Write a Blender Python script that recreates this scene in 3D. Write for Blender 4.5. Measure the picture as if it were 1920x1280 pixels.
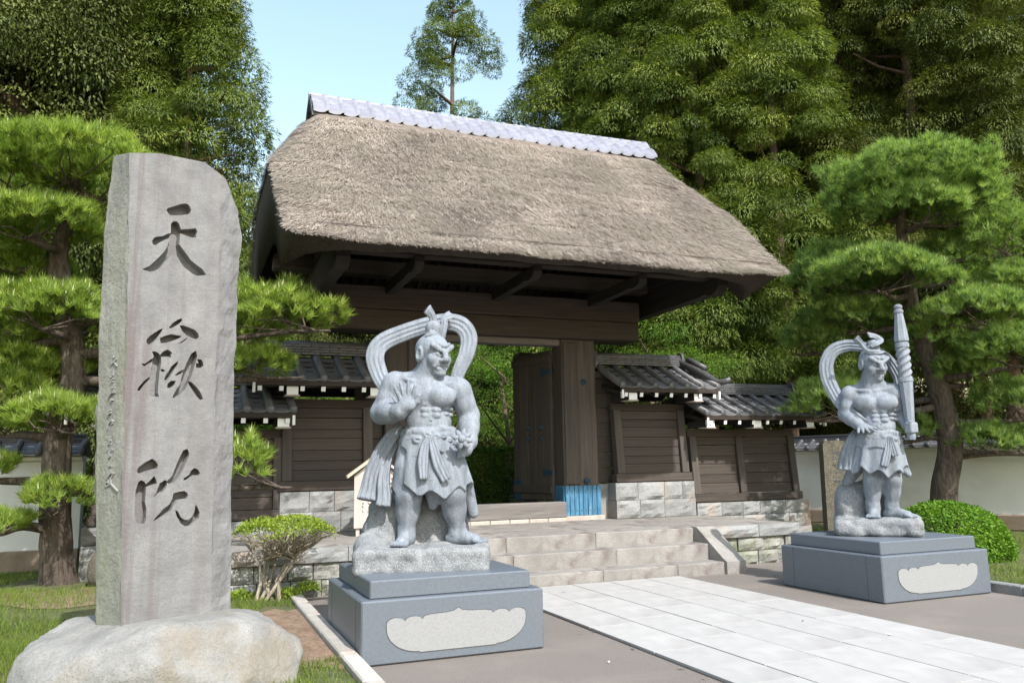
import bpy, math, random
import numpy as np
from mathutils import Vector, Matrix, Euler

for o in list(bpy.data.objects):
    bpy.data.objects.remove(o)
SC = bpy.context.scene
COL = SC.collection
R = math.radians
rng = random.Random(7)
nrg = np.random.RandomState(11)

# ------------------------------------------------------------------ camera
cam_d = bpy.data.cameras.new('camera')
cam = bpy.data.objects.new('camera', cam_d)
COL.objects.link(cam)
cam_d.sensor_width = 36.0
cam_d.lens = 1522.27 / 1920 * 36.0
cam_d.clip_end = 2000
cam_d.clip_start = 0.05
_y, _p, _r = R(21.8915), R(8.673), R(-1.0325)
_f = Vector((math.sin(_y) * math.cos(_p), math.cos(_y) * math.cos(_p), math.sin(_p)))
_rt = Vector((math.cos(_y), -math.sin(_y), 0))
_u = _rt.cross(_f)
_r2 = _rt * math.cos(_r) + _u * math.sin(_r)
_u2 = _u * math.cos(_r) - _rt * math.sin(_r)
_m = Matrix((( _r2.x, _u2.x, -_f.x), (_r2.y, _u2.y, -_f.y), (_r2.z, _u2.z, -_f.z)))
cam.matrix_world = Matrix.Translation((0, 0, 1.55)) @ _m.to_4x4()
SC.camera = cam

# ------------------------------------------------------------------ sky, sun, exposure
SUN_AZ, SUN_EL = R(9), R(47)
sun_dir = Vector((math.sin(SUN_AZ) * math.cos(SUN_EL), -math.cos(SUN_AZ) * math.cos(SUN_EL), math.sin(SUN_EL)))
world = bpy.data.worlds.new('World')
SC.world = world
world.use_nodes = True
wn = world.node_tree
wn.nodes.clear()
sky = wn.nodes.new('ShaderNodeTexSky')
sky.sky_type = 'NISHITA'
sky.sun_disc = False
sky.sun_elevation = SUN_EL
sky.sun_rotation = math.atan2(sun_dir.x, sun_dir.y)
sky.air_density = 2.1
sky.dust_density = 1.9
sky.ozone_density = 1.6
bg = wn.nodes.new('ShaderNodeBackground')
bg.inputs['Strength'].default_value = 0.15
wo = wn.nodes.new('ShaderNodeOutputWorld')
wn.links.new(sky.outputs[0], bg.inputs['Color'])
wn.links.new(bg.outputs[0], wo.inputs['Surface'])
sl = bpy.data.lights.new('sun', 'SUN')
sl.energy = 3.3
sl.angle = R(0.55)
sl.color = (1.0, 0.955, 0.90)
sun = bpy.data.objects.new('sun', sl)
sun.rotation_euler = sun_dir.to_track_quat('Z', 'Y').to_euler()
sun.location = (0, 0, 30)
COL.objects.link(sun)
SC.view_settings.view_transform = 'Standard'
SC.view_settings.look = 'None'
SC.view_settings.exposure = 1.0
SC.view_settings.gamma = 1.0
SC.cycles.max_bounces = 7
SC.cycles.diffuse_bounces = 3
SC.cycles.glossy_bounces = 2
SC.cycles.transmission_bounces = 3
SC.view_settings.use_curve_mapping = False

# ------------------------------------------------------------------ materials
def srgb(r, g, b):
    f = lambda c: (c / 12.92 if c <= 0.04045 else ((c + 0.055) / 1.055) ** 2.4)
    return (f(r / 255.0), f(g / 255.0), f(b / 255.0), 1)

def C4(c):
    return (c[0], c[1], c[2], 1.0)

def N(nt, t, **kw):
    n = nt.nodes.new(t)
    for k, v in kw.items():
        if k in n.inputs:
            n.inputs[k].default_value = v
        else:
            setattr(n, k, v)
    return n

def coords(nt, scale=(1, 1, 1), kind='Object'):
    tc = nt.nodes.new('ShaderNodeTexCoord')
    mp = nt.nodes.new('ShaderNodeMapping')
    mp.inputs['Scale'].default_value = scale
    nt.links.new(tc.outputs[kind], mp.inputs['Vector'])
    return mp.outputs[0]

def noise(nt, vec, scale, detail=4, rough=0.6, dist=0.0):
    n = nt.nodes.new('ShaderNodeTexNoise')
    n.inputs['Scale'].default_value = scale
    n.inputs['Detail'].default_value = detail
    n.inputs['Roughness'].default_value = rough
    n.inputs['Distortion'].default_value = dist
    nt.links.new(vec, n.inputs['Vector'])
    return n.outputs['Fac']

def ramp(nt, fac, stops):
    r = nt.nodes.new('ShaderNodeValToRGB')
    el = r.color_ramp.elements
    while len(el) > 1:
        el.remove(el[-1])
    el[0].position, el[0].color = stops[0][0], C4(stops[0][1])
    for p, c in stops[1:]:
        e = el.new(p)
        e.color = C4(c)
    nt.links.new(fac, r.inputs['Fac'])
    return r.outputs['Color']

def mix(nt, fac, a, b, mode='MIX'):
    m = nt.nodes.new('ShaderNodeMix')
    m.data_type = 'RGBA'
    m.blend_type = mode
    for sock, val in ((m.inputs[0], fac), (m.inputs[6], a), (m.inputs[7], b)):
        if isinstance(val, (int, float)):
            sock.default_value = val
        elif isinstance(val, (tuple, list)):
            sock.default_value = C4(val)
        else:
            nt.links.new(val, sock)
    return m.outputs[2]

def new_mat(name):
    m = bpy.data.materials.new(name)
    m.use_nodes = True
    nt = m.node_tree
    return m, nt, nt.nodes['Principled BSDF']

def bump(nt, bs, h, strength=0.3, dist=0.02):
    b = nt.nodes.new('ShaderNodeBump')
    b.inputs['Strength'].default_value = strength
    b.inputs['Distance'].default_value = dist
    nt.links.new(h, b.inputs['Height'])
    nt.links.new(b.outputs[0], bs.inputs['Normal'])

def rnd_tint(nt, col, amt=0.25):
    """brightness change per object, so that alike pieces differ"""
    oi = nt.nodes.new('ShaderNodeObjectInfo')
    mr = nt.nodes.new('ShaderNodeMapRange')
    mr.inputs['To Min'].default_value = 1 - amt
    mr.inputs['To Max'].default_value = 1 + amt
    nt.links.new(oi.outputs['Random'], mr.inputs['Value'])
    hsv = nt.nodes.new('ShaderNodeHueSaturation')
    nt.links.new(mr.outputs[0], hsv.inputs['Value'])
    nt.links.new(col, hsv.inputs['Color'])
    return hsv.outputs[0]

def stone_mat(name, c1, c2, scale=6, speck=None, speck_scale=120, bumpv=0.25, rough=0.85, tint=0.0, bscale=40, stain=None, stain_scale=1.3, stretch=(1, 1, 1), speck_amt=0.6):
    m, nt, bs = new_mat(name)
    v = coords(nt, stretch)
    col = ramp(nt, noise(nt, v, scale, 6, 0.65), [(0.3, c1), (0.7, c2)])
    if speck:
        sp = noise(nt, coords(nt), speck_scale, 2, 0.5)
        col = mix(nt, ramp(nt, sp, [(0.52, (0, 0, 0)), (0.62, (speck_amt,) * 3)]), col, speck)
    if stain:
        st = noise(nt, v, stain_scale, 5, 0.6, 0.6)
        col = mix(nt, ramp(nt, st, [(0.5, (0, 0, 0)), (0.68, (0.75,) * 3)]), col, stain)
    if tint:
        col = rnd_tint(nt, col, tint)
    nt.links.new(col, bs.inputs['Base Color'])
    bs.inputs['Roughness'].default_value = rough
    bump(nt, bs, noise(nt, coords(nt), bscale, 6, 0.7), bumpv, 0.02)
    return m

def wood_mat(name, c1, c2, axis='x', rough=0.8, tint=0.18, fine=60):
    m, nt, bs = new_mat(name)
    s = {'x': (1.2, fine * .5, fine * .5), 'y': (fine * .5, 1.2, fine * .5), 'z': (fine * .5, fine * .5, 1.2)}[axis]
    g = noise(nt, coords(nt, s), 1.0, 5, 0.65, 0.4)
    s2 = tuple(a * .25 for a in s)
    g2 = noise(nt, coords(nt, s2), 1.0, 4, 0.6)
    col = ramp(nt, g, [(0.3, c1), (0.68, c2)])
    col = mix(nt, ramp(nt, g2, [(0.4, (0, 0, 0)), (0.7, (0.55,) * 3)]), col, tuple(0.5 * x + 0.03 for x in c1))
    if tint:
        col = rnd_tint(nt, col, tint)
    nt.links.new(col, bs.inputs['Base Color'])
    bs.inputs['Roughness'].default_value = rough
    bump(nt, bs, g, 0.35, 0.012)
    return m

def leaf_mat(name, dark, light, trans=0.3, rough=0.55, attr='tint', hue=None):
    """leaf colour runs from dark to light by the per-leaf attribute"""
    m, nt, bs = new_mat(name)
    at = nt.nodes.new('ShaderNodeAttribute')
    at.attribute_name = attr
    stops = [(0.0, dark), (1.0, light)] if hue is None else [(0.0, dark), (0.55, light), (1.0, hue)]
    col = ramp(nt, at.outputs['Fac'], stops)
    nt.links.new(col, bs.inputs['Base Color'])
    bs.inputs['Roughness'].default_value = rough
    bs.inputs['Specular IOR Level'].default_value = 0.22
    tr = nt.nodes.new('ShaderNodeBsdfTranslucent')
    nt.links.new(mix(nt, 1.0, col, (1.15, 1.2, 0.55), 'MULTIPLY'), tr.inputs['Color'])
    ms = nt.nodes.new('ShaderNodeMixShader')
    ms.inputs[0].default_value = trans
    out = nt.nodes['Material Output']
    nt.links.new(bs.outputs[0], ms.inputs[1])
    nt.links.new(tr.outputs[0], ms.inputs[2])
    nt.links.new(ms.outputs[0], out.inputs['Surface'])
    return m

M = {}
M['granite'] = stone_mat('statue_granite', (0.175, 0.202, 0.242), (0.285, 0.317, 0.368), 5, (0.105, 0.125, 0.155), 150, 0.55, 0.85, speck_amt=.6, stain=(0.125, 0.143, 0.162), stain_scale=1.0, stretch=(6, 6, 1.3), bscale=55)
M['rock_granite'] = stone_mat('rough_statue_rock', (0.10, 0.112, 0.13), (0.245, 0.26, 0.275), 9, (0.37, 0.375, 0.375), 130, 0.7, 0.9, speck_amt=.8)
M['pedestal'] = stone_mat('pedestal_granite', (0.102, 0.120, 0.148), (0.132, 0.152, 0.182), 40, (0.08, 0.094, 0.118), 220, 0.03, 0.42, speck_amt=.5)
M['panel'] = stone_mat('pale_panel_granite', (0.225, 0.23, 0.238), (0.285, 0.29, 0.298), 60, (0.19, 0.198, 0.208), 200, 0.15, 0.9, speck_amt=.5)
M['groove'] = stone_mat('panel_groove', (0.05, 0.055, 0.06), (0.09, 0.09, 0.1), 30, bumpv=0.1)
def stele_mat():
    m, nt, bs = new_mat('stele_stone')
    v = coords(nt)
    col = ramp(nt, noise(nt, v, 4.0, 6, 0.68), [(0.3, (0.135, 0.136, 0.142)), (0.7, (0.235, 0.236, 0.242))])
    col = mix(nt, ramp(nt, noise(nt, v, 90, 3, 0.6), [(0.5, (0, 0, 0)), (0.65, (0.4,) * 3)]), col, (0.108, 0.109, 0.114))
    # rain streaks: mauve-brown, strongest towards the left edge
    st = noise(nt, coords(nt, (8.5, 3.0, .33)), 1.0, 5, 0.6, .5)
    sep = nt.nodes.new('ShaderNodeSeparateXYZ')
    nt.links.new(coords(nt), sep.inputs[0])
    mr = nt.nodes.new('ShaderNodeMapRange')
    mr.inputs['From Min'].default_value = .12; mr.inputs['From Max'].default_value = -.30
    mr.inputs['To Min'].default_value = .25; mr.inputs['To Max'].default_value = .95
    nt.links.new(sep.outputs[0], mr.inputs['Value'])
    mu = nt.nodes.new('ShaderNodeMath'); mu.operation = 'MULTIPLY'
    nt.links.new(mr.outputs[0], mu.inputs[0])
    nt.links.new(ramp(nt, st, [(0.48, (0, 0, 0)), (0.62, (1, 1, 1))]), mu.inputs[1])
    col = mix(nt, mu.outputs[0], col, (0.132, 0.112, 0.115))
    # lichen blotches
    col = mix(nt, ramp(nt, noise(nt, v, 7, 5, 0.7), [(0.6, (0, 0, 0)), (0.72, (0.5,) * 3)]), col, (0.25, 0.245, 0.23))
    col = mix(nt, ramp(nt, noise(nt, coords(nt, (1, 1, .7)), 2.2, 4, 0.6), [(0.55, (0, 0, 0)), (0.7, (0.45,) * 3)]), col, (0.118, 0.117, 0.121))
    nt.links.new(col, bs.inputs['Base Color'])
    bs.inputs['Roughness'].default_value = .92
    bump(nt, bs, noise(nt, v, 26, 7, 0.72), 0.55, 0.02)
    return m
M['stele'] = stele_mat()
M['stele_side'] = stone_mat('stele_side_stone', (0.19, 0.193, 0.17), (0.29, 0.292, 0.265), 4.0, (0.165, 0.165, 0.145), 60, 0.8, 0.95, stain=(0.25, 0.27, 0.19), stain_scale=1.4, stretch=(2.5, 2.5, .6), bscale=22)
M['engraved'] = stone_mat('engraved_stone', (0.20, 0.20, 0.205), (0.30, 0.30, 0.30), 8, bumpv=0.3)
def boulder_mat():
    m, nt, bs = new_mat('boulder_stone')
    v = coords(nt)
    col = ramp(nt, noise(nt, v, 3.2, 7, 0.68), [(0.28, (0.18, 0.179, 0.172)), (0.5, (0.275, 0.272, 0.262)), (0.72, (0.35, 0.348, 0.336))])
    col = mix(nt, ramp(nt, noise(nt, v, 70, 4, 0.65), [(0.5, (0, 0, 0)), (0.66, (0.45,) * 3)]), col, (0.12, 0.12, 0.116))
    col = mix(nt, ramp(nt, noise(nt, v, 2.0, 5, 0.6, .4), [(0.52, (0, 0, 0)), (0.66, (0.6,) * 3)]), col, (0.235, 0.195, 0.14))
    cr = noise(nt, coords(nt, (1.5, 1.5, 1.0)), 1.5, 5, 0.62, .8)
    ln = ramp(nt, cr, [(0.492, (0, 0, 0)), (0.499, (.4, .4, .4)), (0.501, (.4, .4, .4)), (0.508, (0, 0, 0))])
    nt.links.new(col, bs.inputs['Base Color'])
    bs.inputs['Roughness'].default_value = .94
    hgt = nt.nodes.new('ShaderNodeMath'); hgt.operation = 'SUBTRACT'
    nt.links.new(noise(nt, v, 11, 9, 0.72), hgt.inputs[0]); hgt.inputs[1].default_value = 0.0
    bump(nt, bs, hgt.outputs[0], .9, .05)
    return m
M['boulder'] = boulder_mat()
M['paving'] = stone_mat('paving_granite', (0.315, 0.308, 0.30), (0.385, 0.376, 0.366), 2.5, (0.285, 0.285, 0.29), 180, 0.15, 0.85, tint=0.035, stain=(0.28, 0.265, 0.26), stain_scale=1.6, speck_amt=.35)
M['step'] = stone_mat('step_stone', (0.19, 0.18, 0.168), (0.29, 0.277, 0.26), 3.0, (0.145, 0.125, 0.12), 60, 0.35, 0.9, tint=0.06, stain=(0.115, 0.085, 0.083), stain_scale=2.6, speck_amt=.4)
M['ashlar'] = stone_mat('ashlar_stone', (0.19, 0.198, 0.204), (0.30, 0.305, 0.305), 3.5, (0.17, 0.17, 0.17), 50, 0.8, 0.92, tint=0.16, stain=(0.34, 0.26, 0.21), stain_scale=1.1, bscale=16, speck_amt=.5)
M['fieldstone'] = stone_mat('field_stone', (0.17, 0.175, 0.165), (0.33, 0.32, 0.29), 4, (0.12, 0.12, 0.11), 40, 0.9, 0.95, tint=0.25, stain=(0.15, 0.17, 0.09), stain_scale=1.8, bscale=14)
M['dark_stone'] = stone_mat('dark_stone', (0.055, 0.05, 0.042), (0.13, 0.115, 0.09), 7, (0.2, 0.18, 0.12), 50, 0.6, 0.9)
M['curb'] = stone_mat('curb_stone', (0.33, 0.31, 0.28), (0.47, 0.44, 0.405), 5, (0.3, 0.29, 0.27), 90, 0.4, 0.9, tint=0.12, stain=(0.4, 0.31, 0.26), stain_scale=2)
M['asphalt'] = stone_mat('asphalt', (0.108, 0.093, 0.082), (0.178, 0.155, 0.138), 90, (0.30, 0.27, 0.245), 160, 0.5, 0.92, stain=(0.205, 0.178, 0.158), stain_scale=1.1, bscale=150, speck_amt=.7)
M['soil'] = stone_mat('soil', (0.13, 0.085, 0.055), (0.30, 0.21, 0.145), 9, (0.09, 0.06, 0.04), 40, 0.8, 0.95, bscale=30)
M['turf'] = stone_mat('turf_soil', (0.045, 0.065, 0.018), (0.10, 0.12, 0.036), 7, (0.16, 0.11, 0.06), 30, 0.8, 0.95, stain=(0.12, 0.085, 0.05), stain_scale=.7, bscale=60)
M['plaster'] = stone_mat('white_plaster', (0.76, 0.76, 0.775), (0.84, 0.84, 0.845), 2, bumpv=0.06, rough=0.9, stain=(0.70, 0.69, 0.67), stain_scale=.8)
M['earthwall'] = stone_mat('wall_footing', (0.20, 0.15, 0.115), (0.32, 0.25, 0.19), 5, bumpv=0.4, rough=0.95)
M['wood'] = wood_mat('dark_wood_x', (0.028, 0.0205, 0.0165), (0.078, 0.060, 0.049), 'x')
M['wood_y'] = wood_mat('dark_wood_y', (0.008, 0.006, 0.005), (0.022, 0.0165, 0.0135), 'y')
M['wood_z'] = wood_mat('dark_wood_z', (0.038, 0.030, 0.0255), (0.098, 0.080, 0.069), 'z')
M['wood_red'] = wood_mat('brown_wood', (0.018, 0.011, 0.008), (0.042, 0.026, 0.019), 'x')
M['wood_grey'] = wood_mat('grey_wood', (0.10, 0.09, 0.086), (0.21, 0.19, 0.184), 'x')
M['wood_pale'] = wood_mat('pale_wood', (0.40, 0.34, 0.31), (0.58, 0.52, 0.48), 'z', tint=0.06)
M['wood_new'] = wood_mat('new_wood', (0.52, 0.43, 0.32), (0.70, 0.60, 0.47), 'x', tint=0.05)
M['white_paint'] = stone_mat('white_paint', (0.74, 0.75, 0.78), (0.82, 0.83, 0.85), 12, bumpv=0.04, rough=0.6)
M['ink'] = stone_mat('ink', (0.10, 0.08, 0.08), (0.2, 0.16, 0.15), 30, bumpv=0.0)
M['tile'] = stone_mat('grey_roof_tile', (0.050, 0.052, 0.060), (0.105, 0.107, 0.118), 9, (0.16, 0.16, 0.155), 60, 0.12, 0.42, tint=0.22, speck_amt=.35)
M['silver_tile'] = stone_mat('silver_ridge_tile', (0.165, 0.17, 0.212), (0.25, 0.255, 0.305), 9, bumpv=0.08, rough=0.45, tint=0.10)
M['mortar'] = stone_mat('pale_mortar', (0.34, 0.33, 0.32), (0.45, 0.44, 0.42), 8, bumpv=0.3)
def copper_mat():
    m, nt, bs = new_mat('blue_patinated_copper')
    v = coords(nt, (14, 14, 2.0))
    col = ramp(nt, noise(nt, v, 1.6, 5, 0.65), [(0.3, (0.018, 0.09, 0.19)), (0.55, (0.05, 0.175, 0.30)), (0.75, (0.13, 0.29, 0.39))])
    nt.links.new(col, bs.inputs['Base Color'])
    bs.inputs['Roughness'].default_value = 0.6
    bump(nt, bs, noise(nt, coords(nt), 50, 4), 0.1, 0.01)
    return m
M['copper'] = copper_mat()
M['copper_shade'] = stone_mat('shaded_blue_copper', (0.006, 0.026, 0.055), (0.018, 0.06, 0.105), 20, bumpv=0.1, rough=0.6)  # shaded copy of the copper: fittings under the roof get a darker colour
def bark_mat(name, c1, c2, sc=14):
    m, nt, bs = new_mat(name)
    v = coords(nt, (sc, sc, sc * .22))
    g = noise(nt, v, 1.0, 6, 0.7, 0.8)
    col = ramp(nt, g, [(0.35, c1), (0.65, c2)])
    nt.links.new(col, bs.inputs['Base Color'])
    bs.inputs['Roughness'].default_value = 0.95
    bump(nt, bs, g, 0.9, 0.05)
    return m
M['pine_bark'] = bark_mat('pine_bark', (0.035, 0.026, 0.021), (0.15, 0.118, 0.098), 16)
M['cedar_bark'] = bark_mat('cedar_bark', (0.07, 0.045, 0.034), (0.19, 0.13, 0.10), 12)
M['twig'] = bark_mat('pale_twig', (0.22, 0.18, 0.13), (0.46, 0.40, 0.32), 20)
M['thatch_shade'] = stone_mat('shaded_thatch', (0.035, 0.028, 0.023), (0.075, 0.06, 0.05), 14, (0.02, 0.017, 0.014), 60, 0.9, 0.95, bscale=60)  # thatch for rim and underside, with their shade painted in as darker colour
M['thatch'] = stone_mat('thatch_base', (0.12, 0.098, 0.08), (0.24, 0.195, 0.165), 10, (0.08, 0.065, 0.055), 40, 0.9, 0.95, bscale=35)
def straw_mat():
    m, nt, bs = new_mat('thatch_straw')
    at = nt.nodes.new('ShaderNodeAttribute')
    at.attribute_name = 'tint'
    col = ramp(nt, at.outputs['Fac'], [(0.0, (0.06, 0.049, 0.040)), (0.35, (0.215, 0.182, 0.154)), (0.8, (0.405, 0.35, 0.30)), (0.97, (0.54, 0.475, 0.405)), (1.0, (0.5, 0.36, 0.22))])
    big = noise(nt, coords(nt, (1, 1, 1)), 1.1, 4, 0.6)
    col = mix(nt, ramp(nt, big, [(0.45, (0, 0, 0)), (0.66, (0.7,) * 3)]), col, (0.215, 0.195, 0.15))
    nt.links.new(col, bs.inputs['Base Color'])
    bs.inputs['Roughness'].default_value = 0.85
    return m
M['straw'] = straw_mat()
M['pine_leaf'] = leaf_mat('pine_needles', (0.085, 0.138, 0.03), (0.285, 0.395, 0.078), 0.47, hue=(0.46, 0.52, 0.125))
M['pine_leaf_blue'] = leaf_mat('pine_needles_deep', (0.072, 0.136, 0.042), (0.245, 0.36, 0.105), 0.47, hue=(0.39, 0.49, 0.16))
M['candle'] = stone_mat('pine_candle', (0.36, 0.34, 0.22), (0.48, 0.45, 0.32), 20, bumpv=0.0)
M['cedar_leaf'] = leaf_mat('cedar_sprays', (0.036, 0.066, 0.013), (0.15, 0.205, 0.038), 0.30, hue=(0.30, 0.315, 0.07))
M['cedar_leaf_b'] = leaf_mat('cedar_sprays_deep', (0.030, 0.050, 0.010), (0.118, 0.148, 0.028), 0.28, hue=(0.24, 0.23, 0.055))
M['broad_leaf'] = leaf_mat('evergreen_leaves', (0.030, 0.050, 0.011), (0.115, 0.145, 0.032), 0.24, 0.6, hue=(0.24, 0.215, 0.065))
M['maple_leaf'] = leaf_mat('young_maple_leaves', (0.04, 0.10, 0.012), (0.16, 0.29, 0.035), 0.45, hue=(0.26, 0.40, 0.06))
M['hedge_leaf'] = leaf_mat('hedge_leaves', (0.022, 0.060, 0.010), (0.085, 0.17, 0.022), 0.25, hue=(0.17, 0.28, 0.04))
M['bright_leaf'] = leaf_mat('bright_new_leaves', (0.09, 0.14, 0.02), (0.24, 0.33, 0.04), 0.35, hue=(0.36, 0.42, 0.06))
M['box_leaf'] = leaf_mat('clipped_leaves', (0.035, 0.095, 0.010), (0.115, 0.235, 0.018), 0.35, hue=(0.19, 0.33, 0.035))
M['grass'] = leaf_mat('grass_blades', (0.055, 0.095, 0.018), (0.155, 0.22, 0.038), 0.33, hue=(0.25, 0.26, 0.075))

# ------------------------------------------------------------------ mesh helpers
def tag(o, label=None, cat=None, group=None, kind=None):
    if label: o['label'] = label
    if cat: o['category'] = cat
    if group: o['group'] = group
    if kind: o['kind'] = kind
    return o

def empty(name, loc=(0, 0, 0), rz=0, parent=None):
    o = bpy.data.objects.new(name, None)
    o.empty_display_size = 0.2
    o.location = loc
    o.rotation_euler = (0, 0, rz)
    COL.objects.link(o)
    if parent:
        o.parent = parent
    return o

def link(name, me, parent=None, loc=(0, 0, 0), rot=(0, 0, 0), scale=(1, 1, 1)):
    o = bpy.data.objects.new(name, me)
    COL.objects.link(o)
    o.location = loc
    o.rotation_euler = rot
    o.scale = scale
    if parent:
        o.parent = parent
    return o

def np_mesh(name, V, F, mat, smooth=False, tint=None):
    """V (n,3), F (m,3) or (m,4) arrays; tint: one value per vertex"""
    me = bpy.data.meshes.new(name)
    V = np.ascontiguousarray(V, dtype=np.float32)
    F = np.ascontiguousarray(F, dtype=np.int32)
    n, k = F.shape
    me.vertices.add(len(V))
    me.vertices.foreach_set('co', V.ravel())
    me.loops.add(n * k)
    me.loops.foreach_set('vertex_index', F.ravel())
    me.polygons.add(n)
    me.polygons.foreach_set('loop_start', np.arange(0, n * k, k, dtype=np.int32))
    me.polygons.foreach_set('loop_total', np.full(n, k, dtype=np.int32))
    if smooth:
        me.polygons.foreach_set('use_smooth', np.ones(n, dtype=bool))
    me.update(calc_edges=True)
    if tint is not None:
        a = me.attributes.new('tint', 'FLOAT', 'POINT')
        a.data.foreach_set('value', np.ascontiguousarray(tint, dtype=np.float32))
    me.materials.append(mat)
    return me

class MB:
    def __init__(s):
        s.v = []; s.f = []; s.m = []
    def add(s, vs, fs, m=0):
        b = len(s.v)
        s.v += [tuple(v) for v in vs]
        for f in fs:
            s.f.append(tuple(i + b for i in f)); s.m.append(m)
        return s
    def box(s, x0, x1, y0, y1, z0, z1, m=0, c=0.0):
        if c <= 0:
            vs = [(x, y, z) for z in (z0, z1) for y in (y0, y1) for x in (x0, x1)]
            return s.add(vs, [(0, 2, 3, 1), (4, 5, 7, 6), (0, 1, 5, 4), (2, 6, 7, 3), (0, 4, 6, 2), (1, 3, 7, 5)], m)
        vs = []; ix = {}
        X = (x0, x1); Y = (y0, y1); Z = (z0, z1)
        for i in (0, 1):
            for j in (0, 1):
                for k in (0, 1):
                    for a in range(3):
                        p = [X[i], Y[j], Z[k]]
                        sg = [1 if t == 0 else -1 for t in (i, j, k)]
                        for q in range(3):
                            if q != a: p[q] += sg[q] * c
                        ix[i, j, k, a] = len(vs); vs.append(tuple(p))
        fs = []
        g = lambda i, j, k, a: ix[i, j, k, a]
        fs += [(g(0,0,0,0), g(0,0,1,0), g(0,1,1,0), g(0,1,0,0)), (g(1,0,0,0), g(1,1,0,0), g(1,1,1,0), g(1,0,1,0))]
        fs += [(g(0,0,0,1), g(1,0,0,1), g(1,0,1,1), g(0,0,1,1)), (g(0,1,0,1), g(0,1,1,1), g(1,1,1,1), g(1,1,0,1))]
        fs += [(g(0,0,0,2), g(0,1,0,2), g(1,1,0,2), g(1,0,0,2)), (g(0,0,1,2), g(1,0,1,2), g(1,1,1,2), g(0,1,1,2))]
        for i in (0, 1):
            for j in (0, 1):
                fs.append((g(i,j,0,0), g(i,j,1,0), g(i,j,1,1), g(i,j,0,1)))
                fs.append((g(i,0,j,0), g(i,1,j,0), g(i,1,j,2), g(i,0,j,2)))
                fs.append((g(0,i,j,1), g(1,i,j,1), g(1,i,j,2), g(0,i,j,2)))
                for k in (0, 1):
                    fs.append((g(i,j,k,0), g(i,j,k,1), g(i,j,k,2)))
        return s.add(vs, fs, m)
    def hexa(s, p, m=0):
        """eight corners: bottom 4 (ccw) then top 4"""
        return s.add(p, [(3, 2, 1, 0), (4, 5, 6, 7), (0, 1, 5, 4), (1, 2, 6, 5), (2, 3, 7, 6), (3, 0, 4, 7)], m)
    def prism(s, poly, d0, d1, axis='y', m=0):
        """extrude a 2-D polygon; axis y: poly is (x,z); axis x: poly is (y,z); axis z: (x,y)"""
        n = len(poly)
        mk = {'y': lambda a, b, d: (a, d, b), 'x': lambda a, b, d: (d, a, b), 'z': lambda a, b, d: (a, b, d)}[axis]
        vs = [mk(a, b, d0) for a, b in poly] + [mk(a, b, d1) for a, b in poly]
        fs = [tuple(range(n)), tuple(range(2 * n - 1, n - 1, -1))]
        fs += [(i, i + n, (i + 1) % n + n, (i + 1) % n) for i in range(n)]
        return s.add(vs, fs, m)
    def tube(s, pts, rads, n=10, m=0, caps=True):
        pts = [Vector(p) for p in pts]
        if not hasattr(rads, '__len__'): rads = [rads] * len(pts)
        up = Vector((0, 0, 1))
        vs = []
        nrm = None
        for i, p in enumerate(pts):
            t = (pts[min(i + 1, len(pts) - 1)] - pts[max(i - 1, 0)]).normalized()
            if nrm is None:
                a = up if abs(t.z) < 0.95 else Vector((1, 0, 0))
                nrm = t.cross(a).normalized()
            else:
                nrm = (nrm - t * nrm.dot(t)).normalized()
            b = t.cross(nrm)
            for k in range(n):
                an = 2 * math.pi * k / n
                vs.append(p + (nrm * math.cos(an) + b * math.sin(an)) * rads[i])
        fs = []
        for i in range(len(pts) - 1):
            for k in range(n):
                fs.append((i * n + k, i * n + (k + 1) % n, (i + 1) * n + (k + 1) % n, (i + 1) * n + k))
        if caps:
            fs.append(tuple(range(n - 1, -1, -1)))
            fs.append(tuple(range((len(pts) - 1) * n, len(pts) * n)))
        return s.add(vs, fs, m)
    def lathe(s, prof, n=16, m=0, c=(0, 0, 0), sq=(1, 1)):
        vs = []
        for r, z in prof:
            for k in range(n):
                a = 2 * math.pi * k / n
                vs.append((c[0] + r * math.cos(a) * sq[0], c[1] + r * math.sin(a) * sq[1], c[2] + z))
        fs = []
        for i in range(len(prof) - 1):
            for k in range(n):
                fs.append((i * n + k, i * n + (k + 1) % n, (i + 1) * n + (k + 1) % n, (i + 1) * n + k))
        fs.append(tuple(range(n - 1, -1, -1)))
        fs.append(tuple(range((len(prof) - 1) * n, len(prof) * n)))
        return s.add(vs, fs, m)
    def mesh(s, name, mats, smooth=False, off=(0, 0, 0)):
        me = bpy.data.meshes.new(name)
        me.from_pydata([(v[0] - off[0], v[1] - off[1], v[2] - off[2]) for v in s.v], [], s.f)
        for mt in (mats if isinstance(mats, (list, tuple)) else [mats]):
            me.materials.append(mt)
        me.polygons.foreach_set('material_index', s.m)
        if smooth:
            me.polygons.foreach_set('use_smooth', [True] * len(me.polygons))
        me.update()
        return me
    def build(s, name, mats, parent=None, smooth=False, world=True, loc=None):
        """verts are in world space; the object sits in its parent's space"""
        off = Vector((0, 0, 0))
        if parent is not None and world:
            p = parent
            while p is not None:
                off = off + p.location
                p = p.parent
        me = s.mesh(name, mats, smooth, off)
        return link(name, me, parent)

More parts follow.
